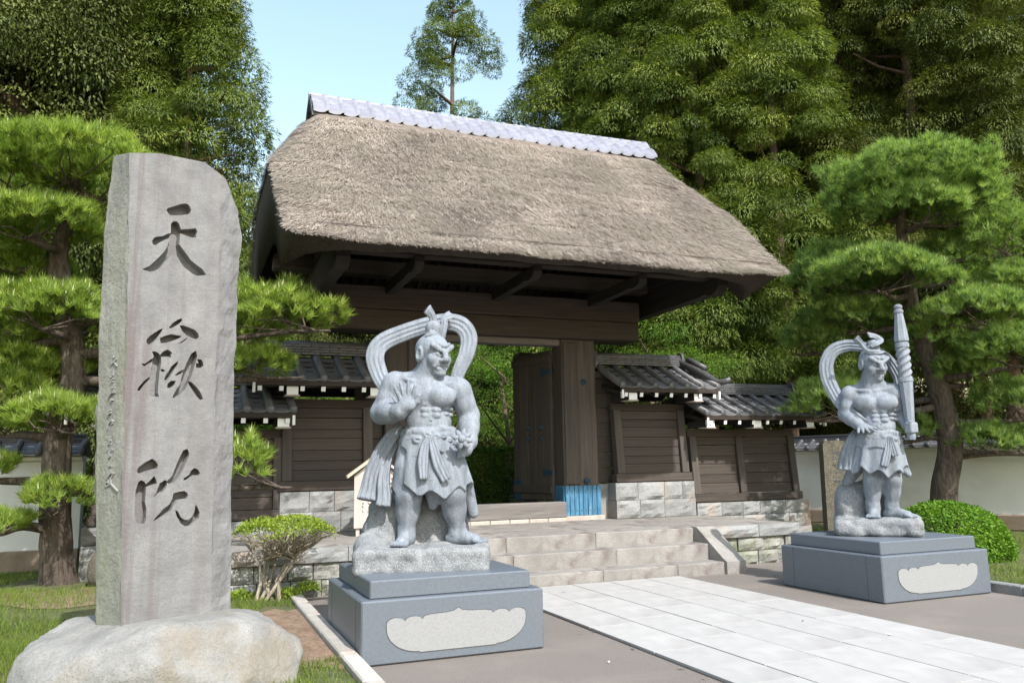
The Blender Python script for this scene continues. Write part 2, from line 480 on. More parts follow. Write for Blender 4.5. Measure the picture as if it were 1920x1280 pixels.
_cache = {}
def block(name, mat, parent, x0, x1, y0, y1, z0, z1, c=0.006, rot=(0, 0, 0)):
    """a chamfered box whose mesh is shared by pieces of the same size"""
    d = (round(x1 - x0, 3), round(y1 - y0, 3), round(z1 - z0, 3), c, mat.name)
    if d not in _cache:
        _cache[d] = MB().box(-d[0] / 2, d[0] / 2, -d[1] / 2, d[1] / 2, -d[2] / 2, d[2] / 2, 0, c).mesh(name, mat)
    off = Vector((0, 0, 0)); p = parent
    while p is not None:
        off += p.location; p = p.parent
    return link(name, _cache[d], parent, Vector(((x0 + x1) / 2, (y0 + y1) / 2, (z0 + z1) / 2)) - off, rot)

def vnoise(P, seed=0):
    """smooth lattice noise in [-1,1]; P (...,3)"""
    P = np.asarray(P, dtype=np.float64)
    i = np.floor(P).astype(np.int64)
    f = P - i
    f = f * f * (3 - 2 * f)
    out = 0
    for dx in (0, 1):
        for dy in (0, 1):
            for dz in (0, 1):
                h = (i[..., 0] + dx) * 374761393 + (i[..., 1] + dy) * 668265263 + (i[..., 2] + dz) * 2147483647 + seed * 974711
                h = (h ^ (h >> 13)) * 1274126177
                h = ((h ^ (h >> 16)) & 0xffff) / 32767.5 - 1
                w = (f[..., 0] if dx else 1 - f[..., 0]) * (f[..., 1] if dy else 1 - f[..., 1]) * (f[..., 2] if dz else 1 - f[..., 2])
                out = out + w * h
    return out

def fbm(P, oct=4, seed=0, gain=.5):
    P = np.asarray(P, dtype=np.float64); a = 1.0; o = 0
    for k in range(oct):
        o = o + a * vnoise(P * 2 ** k + k * 17.3, seed + k); a *= gain
    return o

def rough_block(x0, x1, y0, y1, z0, z1, amp=0.02, nx=5, nz=4, seed=0, face='-y'):
    """stone block with a rough, hewn front face (front looks to -y), straight joints"""
    fs = []
    I_, J_ = np.meshgrid(np.arange(nx + 1), np.arange(nz + 1))
    x = x0 + (x1 - x0) * I_ / nx; z = z0 + (z1 - z0) * J_ / nz
    e = np.minimum(np.minimum(I_, nx - I_), np.minimum(J_, nz - J_))
    d = np.where(e == 0, 0.0, amp * (0.6 + 0.9 * fbm(np.stack([x * 7, z * 7, x * 0 + seed * 3.1], -1), 3, seed)))
    vs = [tuple(map(float, p)) for p in np.stack([x, y0 - d, z], -1).reshape(-1, 3)]
    W = nx + 1
    for j in range(nz):
        for i in range(nx):
            fs.append((j * W + i, j * W + i + 1, (j + 1) * W + i + 1, (j + 1) * W + i))
    b = len(vs)
    vs += [(x0, y1, z0), (x1, y1, z0), (x1, y1, z1), (x0, y1, z1)]
    fs.append((b + 1, b, b + 3, b + 2))
    fs.append(tuple([i for i in range(nx, -1, -1)] + [b, b + 1]))
    fs.append(tuple([nz * W + i for i in range(nx + 1)] + [b + 2, b + 3]))
    fs.append(tuple([j * W for j in range(nz + 1)] + [b + 3, b]))
    fs.append(tuple([j * W + nx for j in range(nz, -1, -1)] + [b + 1, b + 2]))
    return MB().add(vs, fs)
# ------------------------------------------------------------------ ground, path, garden beds, platform and steps
GC = 4.97          # middle of the gate
PZ = 0.58          # height of the stone platform

def sheet(name, poly, z, mat, parent=None):
    o = MB().add([(x, y, z) for x, y in poly], [tuple(range(len(poly)))]).build(name, mat, parent)
    return o

tag(sheet('ground', [(-150, -40), (220, -40), (220, 260), (-150, 260)], -0.012, M['soil']), kind='structure')
tag(sheet('forecourt', [(1.2, -6), (8.85, -6), (8.85, 10.7), (1.2, 10.7)], 0.0, M['asphalt']), kind='structure')

# granite path: five lanes of long slabs
path = tag(empty('stone_path', (4.96, 5, 0)), kind='structure')
lx = [3.62, 4.13, 4.68, 5.22, 5.77, 6.30]
for i in range(5):
    y = 9.74
    first = True
    while y > 1.2:
        L = rng.uniform(.95, 1.35)
        if first: L *= rng.uniform(.35, 1.0); first = False
        y0 = max(y - L, 1.0)
        if y - y0 > .15:
            h = .028 + rng.uniform(-.002, .002)
            block('paving_slab', M['paving'], path, lx[i] + .006, lx[i + 1] - .006, y0 + .006, y - .006, -.05, h, .0018)
        y = y0
sheet('path_bed', [(3.615, 1.0), (6.305, 1.0), (6.305, 9.745), (3.615, 9.745)], .012, M['groove'])['kind'] = 'structure'

# left garden bed and right lawn
def uneven(name, x0, x1, y0, y1, z, amp, mat, nx=50, ny=60, seed=1, edge=None):
    X, Y = np.meshgrid(np.linspace(x0, x1, nx), np.linspace(y0, y1, ny), indexing='ij')
    Z = z + amp * fbm(np.stack([X * .9, Y * .9, X * 0], -1), 3, seed)
    if edge is not None: Z = edge(X, Y, Z)
    V = np.stack([X, Y, Z], -1).reshape(-1, 3)
    I = np.arange(nx * ny).reshape(nx, ny)
    F = np.stack([I[:-1, :-1], I[1:, :-1], I[1:, 1:], I[:-1, 1:]], -1).reshape(-1, 4)
    return tag(link(name, np_mesh(name, V, F, mat, True)), kind='structure')
def ledge(X, Y, Z):
    k = np.clip((1.15 - X) / .5, 0, 1)
    return .05 + (Z - .05) * k
uneven('garden_bed', -40, 1.22, 1.5, 30, .075, .03, M['turf'], 130, 90, 3, ledge)
uneven('lawn', 8.9, 60, 1.5, 60, .09, .03, M['turf'], 90, 90, 5)
# bare soil patches with ragged outlines, following the bed
def soil_patch(cx, cy, rx, ry, seed):
    g = np.random.RandomState(seed); n = 46; K = 9
    V = []; F = []
    zf = lambda x, y: .05 + (.025 + .03 * fbm(np.array([x * .9, y * .9, 0.]), 3, 3)) * min(max((1.15 - x) / .5, 0), 1)
    for i in range(n):
        a = 2 * math.pi * i / n
        w = 1 + .28 * float(fbm(np.array([math.cos(a) * 2.2, math.sin(a) * 2.2, seed]), 3, seed))
        for k in range(K + 1):
            q = k / K
            x = min(cx + rx * w * q * math.cos(a), 1.195); y = cy + ry * w * q * math.sin(a)
            V.append((x, y, float(zf(x, y)) + .010 - .004 * q))
    for i in range(n):
        j = (i + 1) % n
        for k in range(K):
            F.append((i * (K + 1) + k, i * (K + 1) + k + 1, j * (K + 1) + k + 1, j * (K + 1) + k))
    return tag(MB().add(V, F).build('bare_soil', M['soil'], None, True), kind='structure')
soil_patch(1.0, 8.15, .42, 1.45, 3)
soil_patch(-1.3, 11.4, 1.0, .8, 8)

def kerb(name, x0, x1, y0, y1, h, label, mat):
    t = empty(name, ((x0 + x1) / 2, (y0 + y1) / 2, 0))
    tag(t, label, 'kerb', 'garden kerbs')
    y = y0
    while y < y1 - .05:
        L = min(rng.uniform(.85, 1.0), y1 - y)
        block('kerb_stone', mat, t, x0, x1, y + .003, y + L - .003, -.02, h + rng.uniform(-.003, .003), .012)
        y += L
    return t
kerb('garden_kerb', 1.20, 1.343, 2.0, 10.42, .105, 'pale stone kerb along the left garden bed beside a pedestal', M['curb'])
kerb('lawn_kerb', 8.77, 8.90, 2.0, 10.3, .11, 'grey stone kerb edging the lawn right of the club statue', M['ashlar'])

# platform
pl = empty('stone_platform', (GC, 12, 0))
tag(pl, 'raised stone platform with rubble retaining wall under the gate', 'platform')
X0, X1, YF, YB = .45, 9.02, 10.52, 18.5
MB().box(X0 + .05, X1 - .05, YF + .06, YB, -.02, PZ - .11).build('core', M['fieldstone'], pl)
# paving of the platform
y = YF + .02
rows = [YF - .0, 11.05, 11.75, 12.4, 13.0, 13.7, 14.5, 15.4, 16.5, 18.4]
for a, b in zip(rows, rows[1:]):
    x = X0
    while x < X1 - .05:
        L = min(rng.uniform(.9, 1.7), X1 - x)
        if X1 - x - L < .3: L = X1 - x
        block('floor_slab', M['step'], pl, x + .003, x + L - .003, a + .003, b - .003, PZ - .11, PZ + rng.uniform(-.002, .002), .004)
        x += L
# front retaining wall: rough cap stones over rubble, outside the stairs
for (a, b) in ((X0, 2.52), (7.42, X1)):
    x = a
    k = 0
    while x < b - .03:
        L = min(rng.uniform(.55, .85), b - x)
        if b - x - L < .25: L = b - x
        m = rough_block(x + .004, x + L - .004, YF - .05, YF + .05, PZ - .17, PZ + .004, .035, 6, 3, 40 + k)
        m.build('cap_stone', M['ashlar'], pl)
        x += L; k += 1
    for r_, (z0, z1) in enumerate(((-.02, .20), (.20, PZ - .175))):
        x = a + .02
        while x < b - .06:
            L = min(rng.uniform(.28, .5), b - .02 - x)
            if b - x - L < .18: L = b - .02 - x
            m = rough_block(x + .006, x + L - .006, YF + rng.uniform(-.015, .02), YF + .06, z0 + .005, z1 - .005, .05, 5, 4, k)
            m.build('wall_stone', M['fieldstone'], pl)
            x += L; k += 1

# stairs: three treads of long stones between sloping cheek stones
st = empty('stone_steps', (GC, 10.1, 0))
tag(st, 'three broad weathered stone steps up to the gate platform', 'steps')
hz = [.165, .385, PZ]
fy = [9.78, 10.14, 10.50]
for i in range(3):
    x = 2.84
    e = 7.08
    while x < e - .02:
        L = min(rng.uniform(1.1, 1.75), e - x)
        if e - x - L < .3: L = e - x
        z0 = -.02 if i == 0 else hz[i - 1] - .03
        block('step_stone', M['step'], st, x + .002, x + L - .002, fy[i] + rng.uniform(-.003, .003), fy[i] + .40, z0, hz[i] + (.004 if i == 2 else 0), .008)
        x += L
for a, b, nm in ((2.52, 2.838, 'cheek_stone'), (7.082, 7.40, 'cheek_stone')):
    MB().prism([(9.73, -.02), (9.73, .17), (9.80, .20), (10.43, .60), (10.56, .60), (10.56, -.02)], a, b, 'x').build(nm, M['step'], st)
# ------------------------------------------------------------------ thatched gate
gate = empty('temple_gate', (GC, 13.3, PZ))
tag(gate, 'dark timber temple gate with thick thatched roof and pale ridge tiles', 'gate')
GY = 13.05
PX = [(3.02, 3.70), (6.24, 6.92)]
# main posts with bead moulding, stone plinths, blue copper sleeves
for (a, b), side in zip(PX, (-1, 1)):
    MB().box(a - .06, b + .06, GY + .02, GY + .62, PZ - .01, PZ + .075, 0, .01).build('post_plinth', M['curb'], gate)
    p = MB()
    w = b - a
    p.box(a, b, GY + .10, GY + .52, PZ + .075, 3.80, 0, .02)
    p.build('main_post', M['wood_z'], gate)
    # front facing board edge that splits the post
    q = MB().box(a + .02 if side > 0 else b - .30, a + .30 if side > 0 else b - .02, GY + .065, GY + .099, PZ + .62, 3.74, 0, .012)
    q.build('post_face_board', M['wood_z'], gate)
    # sleeve: upright copper strips held by two rivet rows
    sl_ = empty('copper_sleeve', (0, 0, 0), 0, gate)
    sl_.location = (0, 0, 0)
    n = 8
    z0, z1 = PZ + .08, PZ + .60
    for k in range(n):
        x0 = a - .012 + (w + .024) * k / n; x1 = a - .012 + (w + .024) * (k + 1) / n
        xm = (x0 + x1) / 2
        MB().prism([(x0 + .006, z0), (x1 - .006, z0), (x1 - .006, z1 - .012), (xm, z1), (x0 + .006, z1 - .012)], GY + .062, GY + .098, 'y').build('copper_strip', M['copper'], sl_)
        for z in (z0 + .09, z0 + .40):
            MB().tube([(xm, GY + .061, z), (xm, GY + .052, z)], .008, 6).build('rivet', M['groove'], sl_)
    for k in range(5):
        y0 = GY + .10 + .44 * k / 5; y1 = GY + .10 + .44 * (k + 1) / 5
        for xx in ((a - .03, a - .001), (b + .001, b + .03)):
            MB().prism([(y0 + .002, z0), (y1 - .002, z0), (y1 - .002, z1 - .03), ((y0 + y1) / 2, z1), (y0 + .002, z1 - .03)], xx[0], xx[1], 'x').build('copper_strip', M['copper'], sl_)
    # round copper bosses
    xb = a + .42 if side > 0 else b - .42
    for z in (PZ + .68, 3.02):
        o = MB().lathe([(.055, 0), (.055, .012), (.035, .03), (.012, .045), (.001, .05)], 14).build('copper_boss', M['copper_shade'], gate, world=False)
        o.rotation_euler = (R(90), 0, 0)
        o.location = Vector((xb, GY + .098 if z > 2 else GY + .066, z)) - gate.location
# rear posts
for a, b in ((3.15, 3.5), (6.45, 6.8)):
    MB().box(a, b, GY + 2.6, GY + 2.95, PZ, 3.9, 0, .02).build('rear_post', M['wood_z'], gate)
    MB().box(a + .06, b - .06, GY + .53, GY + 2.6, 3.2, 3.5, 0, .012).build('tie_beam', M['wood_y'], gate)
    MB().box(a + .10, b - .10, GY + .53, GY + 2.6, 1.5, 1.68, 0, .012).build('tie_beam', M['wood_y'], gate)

# great lintel in three planks, with a head strip below
MB().box(2.08, 7.80, GY - .02, GY + .56, 3.80, 4.15, 0, .02).build('lintel', M['wood'], gate)
MB().box(2.06, 7.82, GY - .045, GY + .54, 4.153, 4.53, 0, .02).build('lintel', M['wood'], gate)
MB().box(3.705, 6.235, GY + .14, GY + .40, 3.68, 3.797, 0, .01).build('head_strip', M['wood_grey'], gate)
MB().box(1.2, 8.75, GY + .1, GY + .42, 4.75, 5.0, 0, .015).build('upper_beam', M['wood'], gate)
# threshold
MB().box(3.705, 6.21, GY - .02, GY + .24, PZ + .06, PZ + .33, 0, .015).build('threshold', M['wood_grey'], gate)
for k in range(7):
    x = 3.72 + 2.48 * k / 7
    block('threshold_base', M['curb'], gate, x + .004, x + 2.48 / 7 - .004, GY - .03, GY + .26, PZ - .01, PZ + .06, .008)

# arms that carry the eave, over the posts and in the middle
def arm_beam(xc, w, y0, y1, z0, z1, nose):
    prof = [(y1, z0 - .02), (y1, z1), (y0, z1), (y0, z0 + .10), (y0 + .05, z0 + .03), (y0 + .22, z0 - nose * .4), (y0 + .40, z0 + .02), (y0 + .55, z0)]
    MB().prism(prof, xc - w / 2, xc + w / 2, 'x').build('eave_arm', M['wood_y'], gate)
for xc in (3.06, 4.93, 6.80):
    arm_beam(xc, .14, 11.15, 15.6, 4.40, 4.58, .03)
for xc in (1.92, 8.20):
    arm_beam(xc, .20, 10.95, 15.9, 4.34, 4.78, .10)
# side tie between lintel ends and gable
# purlins
MB().box(1.45, 8.55, 11.16, 11.36, 4.585, 4.75, 0, .012).build('front_purlin', M['wood_red'], gate)
MB().box(1.45, 8.55, 15.5, 15.7, 4.585, 4.75, 0, .012).build('rear_purlin', M['wood_red'], gate)
# rafters
slope = .62
n = 34
for k in range(n):
    x = 1.40 + (8.60 - 1.40) * k / (n - 1)
    for sgn in (-1, 1):
        ya = 13.4 + sgn * 2.98; yb = 13.4 + sgn * .02
        za = 4.60; zb = za + 2.96 * slope
        hw = .035
        p = [(x - hw, ya, za), (x + hw, ya, za), (x + hw, yb, zb), (x - hw, yb, zb), (x - hw, ya, za + .10), (x + hw, ya, za + .10), (x + hw, yb, zb + .10), (x - hw, yb, zb + .10)]
        MB().hexa(p).build('rafter', M['wood_red'], gate)
# eave board under the thatch lip
for sgn in (-1, 1):
    y = 13.4 + sgn * 3.0
    MB().box(1.25, 8.69, min(y, y + sgn * .09), max(y, y + sgn * .09), 4.60, 4.71, 0, .01).build('eave_board', M['wood_red'], gate)
# gable pendant
for x in (1.32, 8.62):
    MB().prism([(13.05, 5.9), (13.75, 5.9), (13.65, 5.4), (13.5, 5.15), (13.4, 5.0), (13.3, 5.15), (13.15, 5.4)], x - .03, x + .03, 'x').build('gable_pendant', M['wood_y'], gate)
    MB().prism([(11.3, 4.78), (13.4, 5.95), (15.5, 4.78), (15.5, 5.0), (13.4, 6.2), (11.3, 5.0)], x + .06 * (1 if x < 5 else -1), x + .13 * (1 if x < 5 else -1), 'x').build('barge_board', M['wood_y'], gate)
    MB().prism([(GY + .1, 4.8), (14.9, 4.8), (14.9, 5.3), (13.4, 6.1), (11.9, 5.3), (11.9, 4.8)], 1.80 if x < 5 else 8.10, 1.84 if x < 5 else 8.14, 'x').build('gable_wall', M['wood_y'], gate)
# doors: planked leaves folded inward
for side in (-1, 1):
    xa = 6.20 if side > 0 else 3.74
    ang = R(90 + 12) if side > 0 else R(90 - 12)
    d = empty('door', Vector((xa, GY + .42, PZ + .34)) - gate.location, ang, gate)
    Ld = 1.22
    for k in range(5):
        w = Ld / 5
        off = 0
        MB().box(.04 + k * w + .003, .04 + (k + 1) * w - .003, -.035, .035, 0, 2.72, 0, .006).build('door_plank', M['wood_z'], d, world=False)
    for z in (.12, 2.5):
        MB().box(.04, .04 + Ld, -.07, -.036, z, z + .14, 0, .008).build('door_rail', M['wood_z'], d, world=False)
        MB().box(.04, .04 + Ld, .036, .07, z, z + .14, 0, .008).build('door_rail', M['wood_z'], d, world=False)
    for z in (.42, 2.25):
        for yy in ((.036, .046), (-.046, -.036)):
            MB().prism([(.02, z + .03), (.02, z + .12), (.16, z + .10), (.22, z + .14), (.34, z + .15), (.28, z + .075), (.34, z), (.22, z + .01), (.16, z + .05)], yy[0], yy[1], 'y').build('hinge_strap', M['copper_shade'], d, world=False)
    for z in (1.12, 1.32):
        for x in (.35, .75):
            for s_ in (-1, 1):
                b = MB().lathe([(.045, 0), (.045, .01), (.028, .03), (.001, .05)], 12)
                o = b.build('door_boss', M['copper_shade'], d, world=False)
                o.rotation_euler = (R(90) * s_, 0, 0); o.location = (x, -.036 * s_, z)
    MB().box(Ld - .2, Ld + .05, -.042, .042, -.01, .36, 0, .004).build('door_shoe', M['copper_shade'], d, world=False)

# ---------------- thatch
def roof_z(u, v, off=0):
    au, av = np.abs(u), np.abs(v)
    t = (3.28 - av) / 2.9
    zF = 4.50 + 2.98 * t + .10 * np.sin(np.clip(t, 0, 1) * math.pi) * -1 + .22 * np.clip(t - .82, 0, 1) * 2
    zF = np.minimum(zF, 7.34)
    zS = 7.66 - 1.72 * (au - 3.12)
    k = .55
    h = np.maximum(k - np.abs(zF - zS), 0) / k
    return np.minimum(zF, zS) - h * h * k * .25 - off
ux = np.linspace(-1, 1, 150); vx = np.linspace(-1, 1, 141)
U, Vv = np.meshgrid(ux, vx, indexing='ij')
hv = 3.28 - .10 * np.abs(U) ** 10
v_ = Vv * hv
hu = 3.95 - .09 * np.clip(np.abs(v_) / 3.28, 0, 1) ** 3
u_ = U * hu
edge = 1 - np.maximum(np.abs(U), np.abs(Vv))
top = roof_z(u_, v_)
def thatch_relief(u, v, z):
    k = np.clip(fbm(np.stack([u * .9, v * 1.3, u * 0], -1), 2, 7) * 2 + .3, 0, 1)
    ph = (z * 2.35 + .35 * vnoise(np.stack([u * .7, v * .3, u * 0], -1), 2)) % 1.0
    step = np.where(ph < .12, -(.12 - ph) / .12, 0) * .035 + .016 * ph
    return .022 * fbm(np.stack([u * 2.2, v * 5, z * 3], -1), 3, 4) + k * step
bumpy = thatch_relief(u_, v_, top)
top = top + bumpy - .05 * np.exp(-edge / .012)
bot = top - .34 - .10 * np.clip(np.abs(v_) / 3.2, 0, 1)
shr_v = np.where(np.abs(Vv) > .9, .93, 1.0)
nu, nv = U.shape
Vt = np.stack([u_ + GC, v_ + 13.4, top], -1).reshape(-1, 3)
# underside is drawn in at the lip so the cut face looks down and out
inn = 1 - .006 * np.exp(-edge / .05)
inu = 1 - .02 * np.exp(-edge / .05)
Vb = np.stack([u_ * inu + GC, v_ * inn + 13.4, top - np.minimum(.04 + 1.12 * (1 - np.abs(Vv)) * 3.28, .34 + .95 * np.abs(U) ** 9)], -1).reshape(-1, 3)
I = np.arange(nu * nv).reshape(nu, nv); nb = nu * nv
Ft = np.stack([I[:-1, :-1], I[1:, :-1], I[1:, 1:], I[:-1, 1:]], -1).reshape(-1, 4)
Fb = Ft[:, ::-1] + nb
rim = np.concatenate([I[:-1, 0], I[-1, :-1], I[:0:-1, -1], I[0, :0:-1]])
r2 = np.roll(rim, -1)
Fr = np.stack([rim, rim + nb, r2 + nb, r2], 1)
Vall = np.concatenate([Vt, Vb]) - np.array(gate.location)
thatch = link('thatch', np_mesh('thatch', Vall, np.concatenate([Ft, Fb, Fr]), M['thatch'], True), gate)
thatch.data.materials.append(M['thatch_shade'])
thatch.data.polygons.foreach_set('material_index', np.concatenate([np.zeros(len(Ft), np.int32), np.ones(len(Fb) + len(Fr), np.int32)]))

# loose straw lying down the slopes, as one mass
def straw(n, seed, lip=False):
    g = np.random.RandomState(seed)
    if lip:
        U = g.uniform(-1, 1, n); Vq = -1 + .018 * g.rand(n)
        m = n // 4
        Vq[:m] = g.uniform(-1, 1, m); U[:m] = np.where(g.rand(m) < .6, -1 + .01 * g.rand(m), 1 - .01 * g.rand(m))
    else:
        U = g.uniform(-1, 1, n); Vq = -1 + 1.25 * g.rand(n)
    ok = (np.abs(Vq) > .19) | (np.abs(U) > .84)
    U, Vq = U[ok], Vq[ok]; n = len(U)
    hv = 3.28 - .10 * np.abs(U) ** 10; v = Vq * hv
    hu = 3.95 - .09 * np.clip(np.abs(v) / 3.28, 0, 1) ** 3; u = U * hu
    e = .01
    z = roof_z(u, v)
    gx = (roof_z(u + e, v) - roof_z(u - e, v)) / (2 * e); gy = (roof_z(u, v + e) - roof_z(u, v - e)) / (2 * e)
    D = np.stack([-gx, -gy, -(gx * gx + gy * gy)], 1)
    D /= np.linalg.norm(D, axis=1)[:, None] + 1e-9
    # near the ends the straw fans outwards
    fan = np.clip((np.abs(U) - .55) / .45, 0, 1) ** 1.5 * np.sign(U) * .9
    D[:, 0] += fan * .8
    D += g.normal(0, .30, (n, 3))
    Nn = np.stack([-gx, -gy, np.ones(n)], 1); Nn /= np.linalg.norm(Nn, axis=1)[:, None]
    D -= Nn * (D * Nn).sum(1)[:, None]
    D /= np.linalg.norm(D, axis=1)[:, None]
    S = np.cross(D, Nn)
    L = g.uniform(.06, .17, n) if not lip else g.uniform(.06, .16, n)
    W = g.uniform(.002, .0052, n)
    nz = thatch_relief(u, v, z)
    base = np.stack([u + GC, v + 13.4, z + nz], 1) + Nn * (.006 if not lip else -.01 - .03 * g.rand(n)[:, None])
    lift = g.uniform(.0, .035, n)[:, None]
    tip = base + D * L[:, None] + Nn * lift
    A = base - S * W[:, None]; B = base + S * W[:, None]
    Cc = tip + S * W[:, None] * .5; Dd = tip - S * W[:, None] * .5
    V = np.stack([A, B, Cc, Dd], 1).reshape(-1, 3)
    F = np.arange(4 * n).reshape(-1, 4)
    big = vnoise(np.stack([u * 1.3, v * 1.3, z], -1), 5)
    fl = fbm(np.stack([u * 7, v * 9, z * 7], -1), 2, 8)
    t = np.clip(.50 + .22 * big - .38 * np.clip(fl - .25, 0, 1) + .22 * g.normal(0, 1, n), 0.02, .96)
    t[g.rand(n) < .004] = 1.0
    if lip: t = np.clip(t + .05, 0, .97)
    return V, F, np.repeat(t, 4)
sv, sf, stt = straw(120000, 5)
lv, lf, lt = straw(22000, 6, True)
so = link('straw', np_mesh('straw', np.concatenate([sv, lv]) - np.array(gate.location), np.concatenate([sf, lf + len(sv)]), M['straw'], False, np.concatenate([stt, lt])), gate)
so['kind'] = 'stuff'

# ridge: two courses of big silvery tiles each side
ridge = empty('ridge', (0, 0, 0), 0, gate)
RZ = 7.46
def ridge_tile_mesh(c, w):
    m = MB()
    n = 6
    def course(v0, z0, v1, z1, x0, x1, t=.045):
        vs = []
        for i in range(n + 1):
            a = i / n
            v = v0 + (v1 - v0) * a; z = z0 + (z1 - z0) * a + .05 * math.sin(a * math.pi)
            vs.append((v, z))
        V = []; F = []
        nx = 6
        for ix in range(nx + 1):
            x = x0 + (x1 - x0) * ix / nx
            cup = -.02 * math.sin(math.pi * min(1, ix / (nx - 1.2))) if ix < nx - 1 else .026
            for v, z in vs:
                V.append((x, v, z + cup)); 
            for v, z in vs:
                V.append((x, v, z + cup - t))
        K = 2 * (n + 1)
        for ix in range(nx):
            for k in range(n):
                F.append((ix * K + k, (ix + 1) * K + k, (ix + 1) * K + k + 1, ix * K + k + 1))
                F.append((ix * K + n + 1 + k, ix * K + n + 2 + k, (ix + 1) * K + n + 2 + k, (ix + 1) * K + n + 1 + k))
            F.append((ix * K, ix * K + n + 1, (ix + 1) * K + n + 1, (ix + 1) * K))
            F.append((ix * K + n, (ix + 1) * K + n, (ix + 1) * K + 2 * n + 1, ix * K + 2 * n + 1))
        for ix in (0, nx):
            q = [ix * K + k for k in range(n + 1)] + [ix * K + 2 * n + 1 - k for k in range(n + 1)]
            F.append(tuple(q if ix == 0 else q[::-1]))
        m.add(V, F)
    return m, course
rn = 26
xs = np.linspace(1.74, 8.28, rn + 1)
w = xs[1] - xs[0]
for nm, (v0, z0, v1, z1) in (('lo', (-.50, 7.36, -.21, 7.61)), ('up', (-.245, 7.61, -.02, 7.81))):
    m, course = ridge_tile_mesh(0, w)
    course(v0, z0, v1, z1, 0, w + .02)
    me = m.mesh('ridge_tile', M['silver_tile'], False)
    for i in range(rn):
        sag = -.07 + .03 * (1 - ((i + .5) / rn * 2 - 1) ** 2)
        o = link('ridge_tile', me, ridge, Vector((xs[i], 13.4, -sag)) - gate.location)
        o = link('ridge_tile', me, ridge, Vector((xs[i] + w + .02, 13.4, -sag)) - gate.location, (0, 0, math.pi))
MB().tube([(1.72, 13.4, 7.80), (3.3, 13.4, 7.775), (5.0, 13.4, 7.755), (6.7, 13.4, 7.775), (8.32, 13.4, 7.80)], .055, 10).build('ridge_cap', M['silver_tile'], ridge)
bpy.data.objects['ridge_cap'].location.z += .06
MB().prism([(12.90, 7.18), (12.94, 7.36), (13.2, 7.60), (13.4, 7.80), (13.6, 7.60), (13.86, 7.36), (13.9, 7.18)], 1.80, 8.22, 'x').build('ridge_core', M['thatch'], ridge)
for x, d in ((1.745, -.025), (8.275, .025)):
    MB().prism([(12.90, 7.30), (12.98, 7.30), (13.18, 7.56), (13.4, 7.74), (13.62, 7.56), (13.82, 7.30), (13.90, 7.30), (13.66, 7.64), (13.4, 7.86), (13.14, 7.64)], min(x, x + d), max(x, x + d), 'x').build('ridge_end_rim', M['tile'], ridge)
# bamboo poles under the ridge tiles
for v in (-.50, .50):
    MB().tube([(1.75, 13.4 + v, 7.30), (5, 13.4 + v, 7.25), (8.27, 13.4 + v, 7.30)], .03, 8).build('ridge_pole', M['wood_y'], ridge)
# ------------------------------------------------------------------ wing walls with tiled roofs
def row_mesh(L, rise, r=.062):
    """one course of round cover tiles running down the slope: from (y=0,z=0) eave to (y=L,z=rise)"""
    m = MB()
    pts = []; rad = []
    seg = 4
    for i in range(seg):
        a, b = i / seg, (i + 1) / seg
        for t, rr in ((a + .002, r), (b - .002, r * .93)):
            pts.append((0, L * t, rise * (t ** 1.12))); rad.append(rr)
    m.tube(pts, rad, 12)
    # disc end
    m.tube([(0, -.012, -.005), (0, -.001, -.003)], [r * 1.02, r * 1.12], 14)
    m.tube([(0, -.024, -.006), (0, -.0125, -.005)], [r * .8, r * .98], 14)
    return m.mesh('round_tile', M['tile'], True)

def flat_mesh(w, l, rise):
    m = MB()
    n = 5
    V = []; F = []
    for j, (t, up) in enumerate(((0, .018), (1, 0))):
        for i in range(n + 1):
            a = i / n * 2 - 1
            V.append((a * w / 2, l * t, rise * t + .022 * a * a + up))
    for i in range(n + 1):
        a = i / n * 2 - 1
        V.append((a * w / 2, 0, .022 * a * a - .006))
    for i in range(n):
        F.append((i, i + 1, n + 2 + i, n + 1 + i))
        F.append((2 * n + 2 + i, 2 * n + 3 + i, i + 1, i))
    return m.add(V, F).mesh('flat_tile', M['tile'], True)

def off_of(p):
    o = Vector((0, 0, 0))
    while p is not None:
        o += p.location; p = p.parent
    return o

